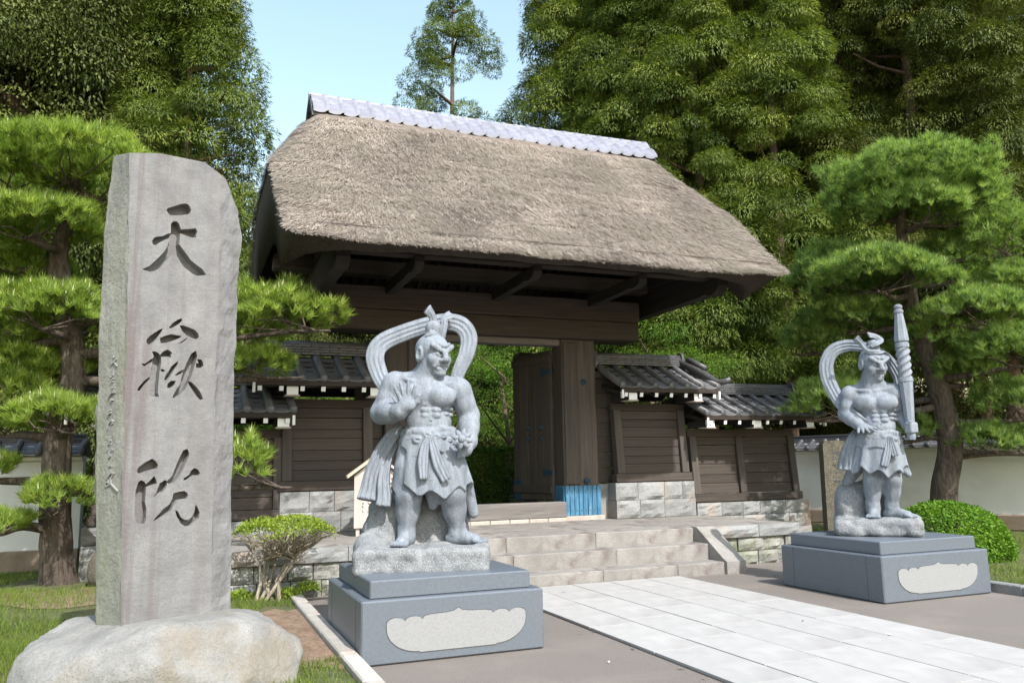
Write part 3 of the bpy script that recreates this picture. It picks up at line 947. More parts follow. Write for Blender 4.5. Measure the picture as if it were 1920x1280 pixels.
def tiled_roof(t, x0, x1, ye, ze, yr, zr, pitch=.325, ridge_h=.17, hipL=False, hipR=False):
    base = off_of(t)
    L = yr - ye; rise = zr - ze
    roof = empty('tiled_roof', (0, 0, 0), 0, t)
    bo = base
    # boarding
    for sgn in (-1, 1):
        ya = yr + sgn * L
        V = [(x0 + .02, ya, ze - .05), (x1 - .02, ya, ze - .05), (x1 - .02, yr, zr - .05), (x0 + .02, yr, zr - .05), (x0 + .02, ya, ze - .02), (x1 - .02, ya, ze - .02), (x1 - .02, yr, zr - .01), (x0 + .02, yr, zr - .01)]
        MB().hexa(V).build('roof_board', M['wood_red'], roof)
        MB().box(x0 + .01, x1 - .01, min(ya, ya - sgn * .05), max(ya, ya - sgn * .05), ze - .09, ze - .052, 0, .004).build('fascia', M['wood_red'], roof)
    n = max(2, round((x1 - x0 - .10) / pitch))
    p = (x1 - x0 - .10) / n
    key = ('row', round(L, 3), round(rise, 3))
    if key not in _cache: _cache[key] = row_mesh(L, rise)
    k2 = ('flat', round(p, 3), round(L, 3), round(rise, 3))
    seg = 5
    if k2 not in _cache: _cache[k2] = flat_mesh(p * .92, L / seg * 1.12, rise / seg * 1.12)
    for i in range(n + 1):
        x = x0 + .05 + p * i
        for sgn in (-1, 1):
            o = link('round_tile', _cache[key], roof, Vector((x, yr + sgn * L - sgn * .02, ze + .035)) - bo, (0, 0, 0 if sgn < 0 else math.pi))
        if i < n:
            for k in range(seg):
                tt = k / seg
                for sgn in (-1, 1):
                    if sgn > 0 and k > 2: continue
                    link('flat_tile', _cache[k2], roof, Vector((x + p / 2, yr + sgn * L * (1 - tt) - sgn * .0, ze - .012 + rise * tt ** 1.08)) - bo, (0, 0, 0 if sgn < 0 else math.pi))
    # ridge of stacked flat tiles with a round cap and end ornaments
    rx0, rx1 = x0 + (.22 if hipL else .02), x1 - (.22 if hipR else .02)
    nt = 4
    for k in range(nt):
        z = zr + .02 + k * ridge_h / nt
        x = rx0
        q = 0
        while x < rx1 - .02:
            l_ = min(.30 if (k % 2 == 0 or q) else .15, rx1 - x)
            block('ridge_slab', M['tile'], roof, x + .002, x + l_ - .002, yr - .10 + .006 * k, yr + .10 - .006 * k, z, z + ridge_h / nt - .004, .006)
            x += l_; q += 1
    MB().tube([(rx0, yr, zr + ridge_h + .03), (rx1, yr, zr + ridge_h + .03)], .055, 12).build('ridge_cap', M['tile'], roof, True)
    for x, s_ in ((rx0, -1), (rx1, 1)):
        MB().prism([(yr - .13, zr - .06), (yr + .13, zr - .06), (yr + .12, zr + .10), (yr + .08, zr + ridge_h + .10), (yr, zr + ridge_h + .14), (yr - .08, zr + ridge_h + .10), (yr - .12, zr + .10)], min(x, x + s_ * .05), max(x, x + s_ * .05), 'x').build('ridge_end', M['tile'], roof)
    # upswept corner tiles
    for x, s_, on in ((x0, -1, hipL), (x1, 1, hipR)):
        if on:
            MB().tube([(x - s_ * .22, yr - .05, zr + .10), (x - s_ * .10, yr - L * .5, zr - rise * .42 + .09), (x + s_ * .02, ye + .12, ze + .12), (x + s_ * .10, ye + .0, ze + .13), (x + s_ * .17, ye - .08, ze + .17)], [.07, .068, .066, .06, .05], 12).build('corner_tile', M['tile'], roof, True)
            MB().tube([(x - s_ * .16, yr - .2, zr + .16), (x - s_ * .04, yr - L * .62, zr - rise * .5 + .17)], [.05, .055], 10).build('corner_tile', M['tile'], roof, True)
        # white-painted barge end under the verge
        MB().box(min(x - s_ * .06, x - s_ * .02), max(x - s_ * .06, x - s_ * .02), ye - .012, ye + .05, ze - .20, ze - .055, 0, .003).build('barge_end', M['white_paint'], roof)
    return roof

def white_end(w, h, l, wood):
    key = ('we', w, h, l)
    if key not in _cache:
        m = MB().box(-w / 2, w / 2, 0, l, -h / 2, h / 2, 0)
        m.box(-w / 2 + .001, w / 2 - .001, -.004, -.0005, -h / 2 + .001, h / 2 - .001, 1)
        _cache[key] = m.mesh('rafter', [wood, M['white_paint']])
    return _cache[key]

def wing(name, label, posts, zb, zt, ye, ze, zr, roof_x, base_rows, base_x, seed, hips):
    """posts: x centres; zb: top of stone base; zt: underside of eave plate; leans back a little"""
    lean = math.atan(.085)
    t = empty(name, ((posts[0] + posts[-1]) / 2, 13.0, PZ))
    tag(t, label, 'wall', 'boarded wing walls')
    bo = off_of(t)
    Yw = lambda z: 13.02 + .085 * (z - zb)
    def piece(nm, mat, xa, xb, dy0, dy1, za, zc, c=.005):
        zm = (za + zc) / 2
        block(nm, mat, t, xa, xb, Yw(zm) + dy0, Yw(zm) + dy1, za, zc, c, (-lean, 0, 0))
    # base stones
    k = 0
    for (z0, z1) in base_rows:
        x = base_x[0] + (rng.uniform(-.0, .0))
        while x < base_x[1] - .03:
            L = min(rng.uniform(.38, .62), base_x[1] - x)
            if base_x[1] - x - L < .22: L = base_x[1] - x
            rough_block(x + .004, x + L - .004, 12.93 + .06 * (z0 - PZ), 13.5, z0 + .003, z1 - .003, .04, 6, 5, seed + k).build('base_stone', M['ashlar'], t)
            x += L; k += 1
    piece('sill', M['wood'], posts[0] - .12, posts[-1] + .12, -.06, .14, zb + .005, zb + .15)
    for i, x in enumerate(posts):
        piece('post', M['wood_z'], x - .075, x + .075, -.05, .12, zb + .153, zt)
    piece('top_rail', M['wood'], posts[0] - .1, posts[-1] + .1, -.02, .10, zt - .02, zt + .12)
    for xa, xb in zip(posts, posts[1:]):
        a, b = xa + .078, xb - .078
        piece('panel_rail', M['wood'], a, b, -.02, .07, zt - .17, zt - .025)
        n = 6 if zt - zb > 1.3 else 5
        z0, z1 = zb + .155, zt - .175
        hs = [rng.uniform(.8, 1.15) for _ in range(n)]
        s_ = sum(hs); z = z0
        for h in hs:
            h = h / s_ * (z1 - z0)
            piece('board', M['wood'], a, b, .012 + rng.uniform(-.004, .006), .05, z + .003, z + h - .003, .004)
            z += h
        piece('board_backing', M['groove'], a, b, .055, .07, z0, z1, 0)
    # white-tipped arms over the posts, and rafters
    me = white_end(.17, .125, .62, M['wood_y'])
    for x in posts:
        link('bracket_arm', me, t, Vector((x, ye + .07, zt + .20)) - bo)
        block('bracket_plate', M['wood_pale'], t, x - .11, x + .11, ye + .06, ye + .30, zt + .118, zt + .135, .003)
    MB().box(roof_x[0] + .12, roof_x[1] - .12, ye + .17, ye + .27, zt + .265, zt + .34, 0, .005).build('eave_plate', M['wood'], t)
    me = white_end(.065, .075, .95, M['wood_y'])
    n = round((roof_x[1] - roof_x[0] - .25) / .318)
    for i in range(n + 1):
        x = roof_x[0] + .125 + (roof_x[1] - roof_x[0] - .25) * i / n
        o = link('rafter', me, t, Vector((x, ye + .035, ze - .135)) - bo)
        o.rotation_euler = (math.atan((zr - ze) / (13.4 - ye)) * .55, 0, 0)
    tiled_roof(t, roof_x[0], roof_x[1], ye, ze, 13.4, zr, hipL=hips[0], hipR=hips[1])
    return t
IN = [(PZ + .005, .90), (.90, 1.21)]
wing('wing_wall', 'taller boarded wall with dark tiled roof, right of the gate', [7.30, 8.66], 1.21, 2.52, 12.42, 2.88, 3.36, (7.02, 9.12), IN, (7.14, 8.80), 3, (False, True))
wing('wing_wall', 'lower boarded wall with dark tiled roof, right end behind the club statue', [8.90, 9.95, 11.20], .80, 2.04, 12.42, 2.40, 2.84, (8.76, 11.55), [(-.02, .30), (.30, .55), (.555, .80)], (8.82, 11.42), 31, (False, False))
wing('wing_wall', 'taller boarded wall with dark tiled roof, left of the gate', [1.46, 2.72], 1.21, 2.52, 12.42, 2.88, 3.36, (.86, 2.96), IN, (1.36, 2.95), 55, (True, False))
wing('wing_wall', 'lower boarded wall with dark tiled roof, left end behind the tall stone', [-1.12, .12, 1.34], .80, 2.04, 12.42, 2.40, 2.84, (-1.55, 1.52), [(-.02, .30), (.30, .55), (.555, .80)], (-1.3, 1.34), 77, (False, False))

# narrow closing panels between wing and gate post
for xa, xb, zq in ((6.935, 7.50, 'r'), (2.55, 3.01, 'l')):
    t = tag(empty('closing_panel', ((xa + xb) / 2, 13.3, PZ)), 'narrow dark boarded panel closing the gap %s the gate' % ('right of' if zq == 'r' else 'left of'), 'wall', 'boarded wing walls')
    z = PZ + .62
    block('panel_stone', M['ashlar'], t, xa, xb, 13.25, 13.5, PZ + .003, PZ + .61, .01)
    for k in range(7):
        block('board', M['wood'], t, xa, xb, 13.30, 13.34, z + .003, z + .27, .004)
        z += .273
    block('rail', M['wood'], t, xa, xb, 13.22, 13.40, z + .002, z + .13, .006)

# ------------------------------------------------------------------ white plaster boundary walls
def plaster_wall(label, p0, p1, h, z0, foot, seed):
    p0 = Vector((p0[0], p0[1], 0)); p1 = Vector((p1[0], p1[1], 0))
    d = p1 - p0; L = d.length; ang = math.atan2(d.y, d.x)
    t = empty('plaster_wall', (p0.x, p0.y, z0), ang)
    tag(t, label, 'wall', 'white plaster walls')
    MB().box(0, L, -.16, .16, foot, h, 0, .01).build('plaster', M['plaster'], t, world=False)
    MB().box(0, L, -.20, .20, 0, foot, 0, .015).build('footing', M['earthwall'], t, world=False)
    MB().box(0, L, -.19, .19, h * .86, h * .86 + .02, 0).build('plaster_line', M['plaster'], t, world=False)
    MB().box(0, L, -.26, .26, h, h + .07, 0, .01).build('cornice', M['plaster'], t, world=False)
    rise, w = .20, .40
    key = ('row', w, rise)
    if key not in _cache: _cache[key] = row_mesh(w, rise, .055)
    fk = ('cflat', 0)
    if fk not in _cache: _cache[fk] = flat_mesh(.25, w / 3 * 1.1, rise / 3 * 1.1)
    for s_ in (-1, 1):
        MB().hexa([(0, -s_ * w, h + .08), (L, -s_ * w, h + .08), (L, 0, h + .08 + rise), (0, 0, h + .08 + rise), (0, -s_ * w, h + .10), (L, -s_ * w, h + .10), (L, 0, h + .11 + rise), (0, 0, h + .11 + rise)]).build('coping_bed', M['mortar'], t, world=False)
    n = int(L / .30)
    for i in range(n + 1):
        x = L * i / n
        for s_ in (0, math.pi):
            link('round_tile', _cache[key], t, (x, -w if s_ == 0 else w, h + .13), (0, 0, s_))
        if i < n:
            for k in range(3):
                for s_ in (0, math.pi):
                    y = w * (1 - k / 3)
                    link('flat_tile', _cache[fk], t, (x + L / n / 2, -y if s_ == 0 else y, h + .10 + rise * k / 3), (0, 0, s_))
    for k in range(3):
        MB().box(0, L, -.09 + .006 * k, .09 - .006 * k, h + .26 + .035 * k, h + .292 + .035 * k, 0, .004).build('ridge_course', M['tile'], t, world=False)
    MB().tube([(0, 0, h + .385), (L, 0, h + .385)], .05, 10).build('ridge_cap', M['tile'], t, True, world=False)
    return t
plaster_wall('white plaster wall with tiled coping behind the left pine', (-13, 14.9), (-1.5, 14.9), 1.70, .05, .33, 1)
plaster_wall('white plaster wall with tiled coping behind the right pine', (13.35, 17.6), (17.2, 7.0), 1.60, .10, .30, 2)
plaster_wall('short white plaster wall beside the lower right wing wall', (11.5, 16.2), (13.25, 17.45), 1.60, .10, .30, 3)
# ------------------------------------------------------------------ carved figures: distance field -> surface
class Field:
    def __init__(s, lo, hi, h):
        s.h = h; s.lo = np.array(lo, float)
        n = np.ceil((np.array(hi) - s.lo) / h).astype(int) + 1
        s.n = n
        s.G = np.full(n, 0.5, dtype=np.float32)
    def _sub(s, lo, hi):
        a = np.clip(np.floor((np.array(lo) - s.lo) / s.h).astype(int), 0, s.n - 1)
        b = np.clip(np.ceil((np.array(hi) - s.lo) / s.h).astype(int) + 1, 1, s.n)
        if np.any(b <= a): return None, None
        ax = [s.lo[i] + s.h * np.arange(a[i], b[i]) for i in range(3)]
        P = np.stack(np.meshgrid(*ax, indexing='ij'), -1)
        return tuple(slice(a[i], b[i]) for i in range(3)), P
    def _comb(s, sl, d, k, op):
        g = s.G[sl]
        if op == '+':
            h = np.maximum(k - np.abs(g - d), 0) / max(k, 1e-6)
            s.G[sl] = np.minimum(g, d) - h * h * k * .25
        else:
            d = -d
            h = np.maximum(k - np.abs(g - d), 0) / max(k, 1e-6)
            s.G[sl] = np.maximum(g, d) + h * h * k * .25
    def cone(s, a, b, ra, rb=None, k=0.03, op='+'):
        rb = ra if rb is None else rb
        a = np.array(a, float); b = np.array(b, float); m = max(ra, rb) + k + .03
        sl, P = s._sub(np.minimum(a, b) - m, np.maximum(a, b) + m)
        if sl is None: return s
        ab = b - a; L = max(ab @ ab, 1e-9)
        t = np.clip(((P - a) @ ab) / L, 0, 1)
        d = np.linalg.norm(P - a - t[..., None] * ab, axis=-1) - (ra + (rb - ra) * t)
        s._comb(sl, d, k, op)
        return s
    def ell(s, c, r, k=0.03, op='+', rot=None):
        c = np.array(c, float); r = np.array(r if hasattr(r, '__len__') else (r, r, r), float); m = r.max() + k + .03
        sl, P = s._sub(c - m, c + m)
        if sl is None: return s
        q = P - c
        if rot is not None: q = q @ rot
        k0 = np.linalg.norm(q / r, axis=-1); k1 = np.linalg.norm(q / (r * r), axis=-1) + 1e-9
        s._comb(sl, k0 * (k0 - 1) / k1, k, op)
        return s
    def custom(s, lo, hi, fn, k=0.02, op='+'):
        sl, P = s._sub(lo, hi)
        s._comb(sl, fn(P), k, op)
        return s
    def mesh(s, name, mat):
        G = s.G; S = G < 0; n = s.n
        cs = None; cnt = np.zeros(n - 1, dtype=np.int8)
        for dx in (0, 1):
            for dy in (0, 1):
                for dz in (0, 1):
                    cnt += S[dx:n[0] - 1 + dx, dy:n[1] - 1 + dy, dz:n[2] - 1 + dz]
        act = (cnt > 0) & (cnt < 8)
        idx = np.full(n - 1, -1, dtype=np.int32)
        A = np.argwhere(act)
        idx[act] = np.arange(len(A))
        acc = np.zeros((len(A), 3)); w = np.zeros(len(A))
        cor = [(x, y, z) for x in (0, 1) for y in (0, 1) for z in (0, 1)]
        gv = {c: G[A[:, 0] + c[0], A[:, 1] + c[1], A[:, 2] + c[2]] for c in cor}
        for c in cor:
            for a in range(3):
                if c[a] == 0:
                    e = list(c); e[a] = 1; e = tuple(e)
                    g0, g1 = gv[c], gv[e]
                    x = (g0 < 0) != (g1 < 0)
                    t = np.where(x, g0 / np.where(x, g0 - g1, 1), 0)
                    p = np.zeros((len(A), 3)); p += c; p[:, a] += t
                    acc += p * x[:, None]; w += x
        V = s.lo + s.h * (A + acc / w[:, None])
        F = []
        for a in range(3):
            b, c = (a + 1) % 3, (a + 2) % 3
            sl0 = [slice(None)] * 3; sl1 = [slice(None)] * 3
            sl0[a] = slice(0, n[a] - 1); sl1[a] = slice(1, n[a])
            s0, s1 = S[tuple(sl0)], S[tuple(sl1)]
            E = np.argwhere(s0 != s1)
            E = E[(E[:, b] > 0) & (E[:, c] > 0) & (E[:, b] < n[b] - 1) & (E[:, c] < n[c] - 1)]
            flip = ~s0[E[:, 0], E[:, 1], E[:, 2]]
            def cell(db, dc):
                q = E.copy(); q[:, b] += db; q[:, c] += dc
                return idx[q[:, 0], q[:, 1], q[:, 2]]
            q = np.stack([cell(-1, -1), cell(0, -1), cell(0, 0), cell(-1, 0)], 1)
            q[flip] = q[flip][:, ::-1]
            F.append(q)
        F = np.concatenate(F)
        F = F[(F >= 0).all(1)]
        return np_mesh(name, V, F, mat, smooth=True)

def catmull(pts, n=8):
    pts = [np.array(p, float) for p in pts]
    P = [2 * pts[0] - pts[1]] + pts + [2 * pts[-1] - pts[-2]]
    out = []
    for i in range(1, len(P) - 2):
        for k in range(n):
            t = k / n
            a, b, c, d = P[i - 1], P[i], P[i + 1], P[i + 2]
            out.append(.5 * (2 * b + (c - a) * t + (2 * a - 5 * b + 4 * c - d) * t * t + (3 * b - a - 3 * c + d) * t ** 3))
    out.append(P[-2])
    return out

def ribbon(path, widths, thick, face, name, mat, parent, ridges=3, ridge_h=0.35, n=8):
    """stone ribbon: flat cross-section with rounded grooves, swept along a path; face: side that the flat shows"""
    pts = catmull(path, n); N_ = len(pts)
    wk = np.interp(np.linspace(0, 1, N_), np.linspace(0, 1, len(widths)), widths)
    prof = []
    m = 4 * ridges
    for i in range(m + 1):
        a = -1 + 2 * i / m
        edge = math.sqrt(max(0, 1 - abs(a) ** 6))
        prof.append((a, edge * (0.72 + ridge_h * math.cos(a * ridges * math.pi))))
    for i in range(m, -1, -1):
        a = -1 + 2 * i / m
        prof.append((a, -.8 * math.sqrt(max(0, 1 - abs(a) ** 6))))
    K = len(prof)
    face = Vector(face).normalized()
    V = []
    for i, p in enumerate(pts):
        t = Vector(pts[min(i + 1, N_ - 1)] - pts[max(i - 1, 0)]).normalized()
        fc = (face - t * face.dot(t)).normalized()
        sd = t.cross(fc).normalized()
        for a, b in prof:
            q = Vector(p) + sd * (a * wk[i]) + fc * (b * thick)
            V.append(tuple(q))
    F = []
    for i in range(N_ - 1):
        for k in range(K):
            F.append((i * K + k, (i + 1) * K + k, (i + 1) * K + (k + 1) % K, i * K + (k + 1) % K))
    mb = MB().add(V, F + [tuple(range(K)), tuple(range(N_ * K - 1, (N_ - 1) * K - 1, -1))])
    me = mb.mesh(name, mat, True)
    return link(name, me, parent)

def head_rot(yaw, pitch, roll=0):
    # head space: x = figure's left (picture right), y = back, z = up
    return np.array(Euler((pitch, roll, yaw)).to_matrix())

def carve_head(Fd, c, yaw, pitch, s=1.0):
    Rm = head_rot(yaw, pitch)
    c = np.array(c, float)
    H = lambda x, y, z: c + s * (Rm @ np.array([x, y, z]))
    E = lambda p, r, k=.02, op='+': Fd.ell(H(*p), np.array(r) * s, k, op, rot=Rm)
    Cn = lambda a, b, ra, rb, k=.012, op='+': Fd.cone(H(*a), H(*b), ra * s, rb * s, k, op)
    E((0, .02, .045), (.138, .162, .135))
    E((0, -.035, -.075), (.108, .12, .112), .05)
    for q in (-1, 1):
        E((q * .068, -.098, -.045), (.05, .045, .05), .03)
        Cn((q * .018, -.157, .022), (q * .10, -.118, .075), .021, .026, .012)
        Cn((q * .02, -.15, .075), (q * .07, -.125, .105), .012, .01, .02)
        E((q * .053, -.145, .008), (.034, .03, .017), .008, '-')
        E((q * .052, -.124, .006), (.029, .027, .021), .004)
        Cn((q * .022, -.148, -.01), (q * .088, -.118, .0), .009, .009, .006)
        E((q * .031, -.165, -.047), (.019, .021, .016), .01)
        Cn((q * .04, -.152, -.06), (q * .072, -.125, -.105), .008, .01, .03)
        E((q * .139, .012, -.012), (.026, .045, .072), .01)
        E((q * .158, .002, -.004), (.014, .026, .042), .008, '-')
        Cn((q * .012, -.168, .035), (q * .018, -.163, .07), .007, .007, .006, '-')
    Cn((0, -.155, .035), (0, -.188, -.035), .017, .029, .015)
    E((0, -.187, -.043), (.026, .026, .022), .012)
    Cn((-.046, -.138, -.092), (.046, -.138, -.092), .016, .016, .01)
    Cn((-.04, -.14, -.122), (.04, -.14, -.122), .016, .016, .01)
    Cn((-.052, -.153, -.106), (.052, -.153, -.106), .0085, .0085, .004, '-')
    E((0, -.122, -.158), (.052, .04, .034), .025)
    # hair line
    return H

def hand_fingers(Fd, base, tips, r=.019, k=.012, bend=None):
    for b, t in zip(base, tips):
        b = np.array(b); t = np.array(t); m = (b + t) / 2 + (np.array(bend) if bend is not None else 0)
        Fd.cone(b, m, r, r * .95, k); Fd.cone(m, t, r * .95, r * .78, k)

def skirt_fn(ct, cb, rt, rb, zt, zb, hem, ripple, nf, ph, hollow=.86):
    """flared cloth: ellipse section from (ct,rt) at zt to (cb,rb) at zb, pleated, wavy lower edge"""
    def fn(P):
        x, y, z = P[..., 0], P[..., 1], P[..., 2]
        t = np.clip((zt - z) / (zt - zb), -.2, 1.25)
        tt = np.clip(t, 0, 1.25)
        cx = ct[0] + (cb[0] - ct[0]) * tt; cy = ct[1] + (cb[1] - ct[1]) * tt
        rx = rt[0] + (rb[0] - rt[0]) * tt ** .8; ry = rt[1] + (rb[1] - rt[1]) * tt ** .8
        th = np.arctan2((y - cy) / ry, (x - cx) / rx)
        fold = np.cos(nf * th + ph) + .45 * np.cos((nf * 2 - 3) * th + ph * 2.3)
        sc = 1 + ripple * fold * (.25 + tt)
        rr = np.sqrt(((x - cx) / (rx * sc)) ** 2 + ((y - cy) / (ry * sc)) ** 2)
        d = (rr - 1) * np.minimum(rx, ry) * .9
        hz = zb + hem * (.6 * np.cos(nf * th + ph + .7) + .6 * np.cos(3 * th + ph))
        dz = np.maximum(hz - z, z - zt)
        out = np.maximum(d, dz)
        cav = np.maximum((rr - hollow) * np.minimum(rx, ry) * .9, z - (hz + .10))
        return np.maximum(out, -cav)
    return fn

def rock_fn(parts, amp, seed, freq=6):
    def fn(P):
        d = None
        for kind, c, r in parts:
            q = P - np.array(c)
            if kind == 'b':
                a = np.abs(q) - np.array(r) + .05
                e = np.linalg.norm(np.maximum(a, 0), axis=-1) + np.minimum(a.max(-1), 0) - .05
            else:
                r_ = np.array(r)
                k0 = np.linalg.norm(q / r_, axis=-1); k1 = np.linalg.norm(q / (r_ * r_), axis=-1) + 1e-9
                e = k0 * (k0 - 1) / k1
            if d is None: d = e
            else:
                h = np.maximum(.07 - np.abs(d - e), 0) / .07
                d = np.minimum(d, e) - h * h * .07 * .25
        nz = fbm(P * freq, 3, seed)
        rd = np.abs(fbm(P * freq * .6 + 5, 2, seed + 9))
        return d + amp * nz * .7 - amp * 1.2 * (rd - .3)
    return fn
def offs(c, dx=0, dy=0, dz=0):
    return (c[0] + dx, c[1] + dy, c[2] + dz)

def torso(F, J):
    """J: joints of the figure in its own space"""
    nk, sR, sL, ch, be = J['neck'], J['shR'], J['shL'], J['chest'], J['belly']
    F.cone(nk, J['headbase'], .14, .125, .04)
    F.ell(ch, (.265, .19, .225), .03)
    F.ell(be, (.215, .165, .17), .05)
    F.cone(offs(be, 0, .02, -.02), offs(be, 0, .02, -.35), .19, .2, .05)
    for sh in (sR, sL):
        F.cone(offs(nk, 0, .04, .02), offs(sh, 0, .03, .03), .085, .085, .06)
        F.ell(sh, (.118, .12, .128), .03)
    # chest plates, collar bones, belly blocks and ribs
    for q, nip in ((-1, J['nipR']), (1, J['nipL'])):
        F.ell(nip, (.145, .09, .105), .014)
        F.cone(offs(nk, q * .035, -.135, -.06), offs(J['shR'] if q < 0 else J['shL'], -q * .06, -.07, .06), .024, .02, .02)
    mx = J['navel'][0]; mz = J['navel'][2]; my = J['navel'][1]
    for r_, (dz, w) in enumerate(((.165, .052), (.108, .052), (.055, .05))):
        for q in (-1, 1):
            F.ell((mx + q * .048, my + .03 - .008 * r_, mz + dz), (w, .042, .033), .006)
            F.ell((mx + q * .125, my + .075, mz + dz + .02), (.05, .04, .026), .006)
            F.ell((mx + q * .175, my + .13, mz + dz + .012), (.04, .05, .024), .006)
    F.ell((mx, my + .10, mz - .03), (.165, .125, .095), .012)
    F.ell((mx, my - .028, mz), (.014, .02, .01), .008, '-')

def arm(F, sh, el, wr, r=(.108, .092, .105, .06)):
    sh, el, wr = map(np.array, (sh, el, wr))
    F.cone(sh, el, r[0], r[1], .03)
    F.ell(sh * .45 + el * .55 + np.array((0, -.035, 0)), (.085, .085, .105), .03)
    F.cone(el, el * .45 + wr * .55, r[2] * .93, r[2] * .86, .03)
    F.cone(el * .6 + wr * .4, wr, r[2] * .9, r[3], .03)
    d = (wr - el) / np.linalg.norm(wr - el)
    F.cone(wr - d * .022, wr + d * .004, r[3] + .014, r[3] + .012, .006)

def leg(F, kn, an, toe, heel_back=.05, rk=.115):
    kn, an, toe = map(np.array, (kn, an, toe))
    F.ell(kn, (rk, rk, rk * 1.05), .04)
    F.cone(kn + (0, .01, .25), kn, rk * 1.15, rk, .04)
    F.ell(kn + (0, -rk * .82, .02), (.055, .045, .06), .03)
    F.cone(kn, an, rk * .98, .07, .04)
    md = kn * .62 + an * .38
    F.ell(md + (0, .03, 0), (rk * 1.0, rk * 1.02, .14), .04)
    F.cone(kn * .9 + an * .1 + (0, -rk * .8, 0), an + (0, -.062, .03), .022, .012, .03)
    F.cone(an + (0, 0, .012), an + (0, 0, .045), .083, .084, .006)
    d = toe - an; d[2] = 0; d /= np.linalg.norm(d); sd = np.array((-d[1], d[0], 0))
    hl = np.array((an[0], an[1], .05)) - d * heel_back
    F.ell((hl[0], hl[1], .05), (.068, .068, .058), .03)
    F.cone(an, np.array((an[0], an[1], .06)), .07, .072, .03)
    mid = np.array((toe[0], toe[1], .04)) - d * .05
    F.cone((an[0], an[1], .07), mid, .07, .05, .03)
    for j, w in enumerate((-.055, -.028, 0, .026, .054)):
        rt = (.021, .021, .021, .022, .028)[j]
        a = mid + sd * w; b = mid + d * (.055 + (.0, .008, .014, .016, .014)[j]) + sd * w * 1.15
        F.cone((a[0], a[1], .036), (b[0], b[1], .024), rt, rt * .9, .009)
    for q in (-1, 1):
        F.ell(an + sd * q * .06 + (0, 0, -.03), (.026, .026, .026), .015)

def belt_ring(F, c, r, tilt, rad=.03, n=18, k=.012, wob=.012):
    pts = []
    for i in range(n + 1):
        a = 2 * math.pi * i / n
        pts.append((c[0] + r[0] * math.cos(a), c[1] + r[1] * math.sin(a), c[2] + tilt * math.cos(a) + wob * math.sin(5 * a)))
    for a, b in zip(pts, pts[1:]):
        F.cone(a, b, rad, rad, k)

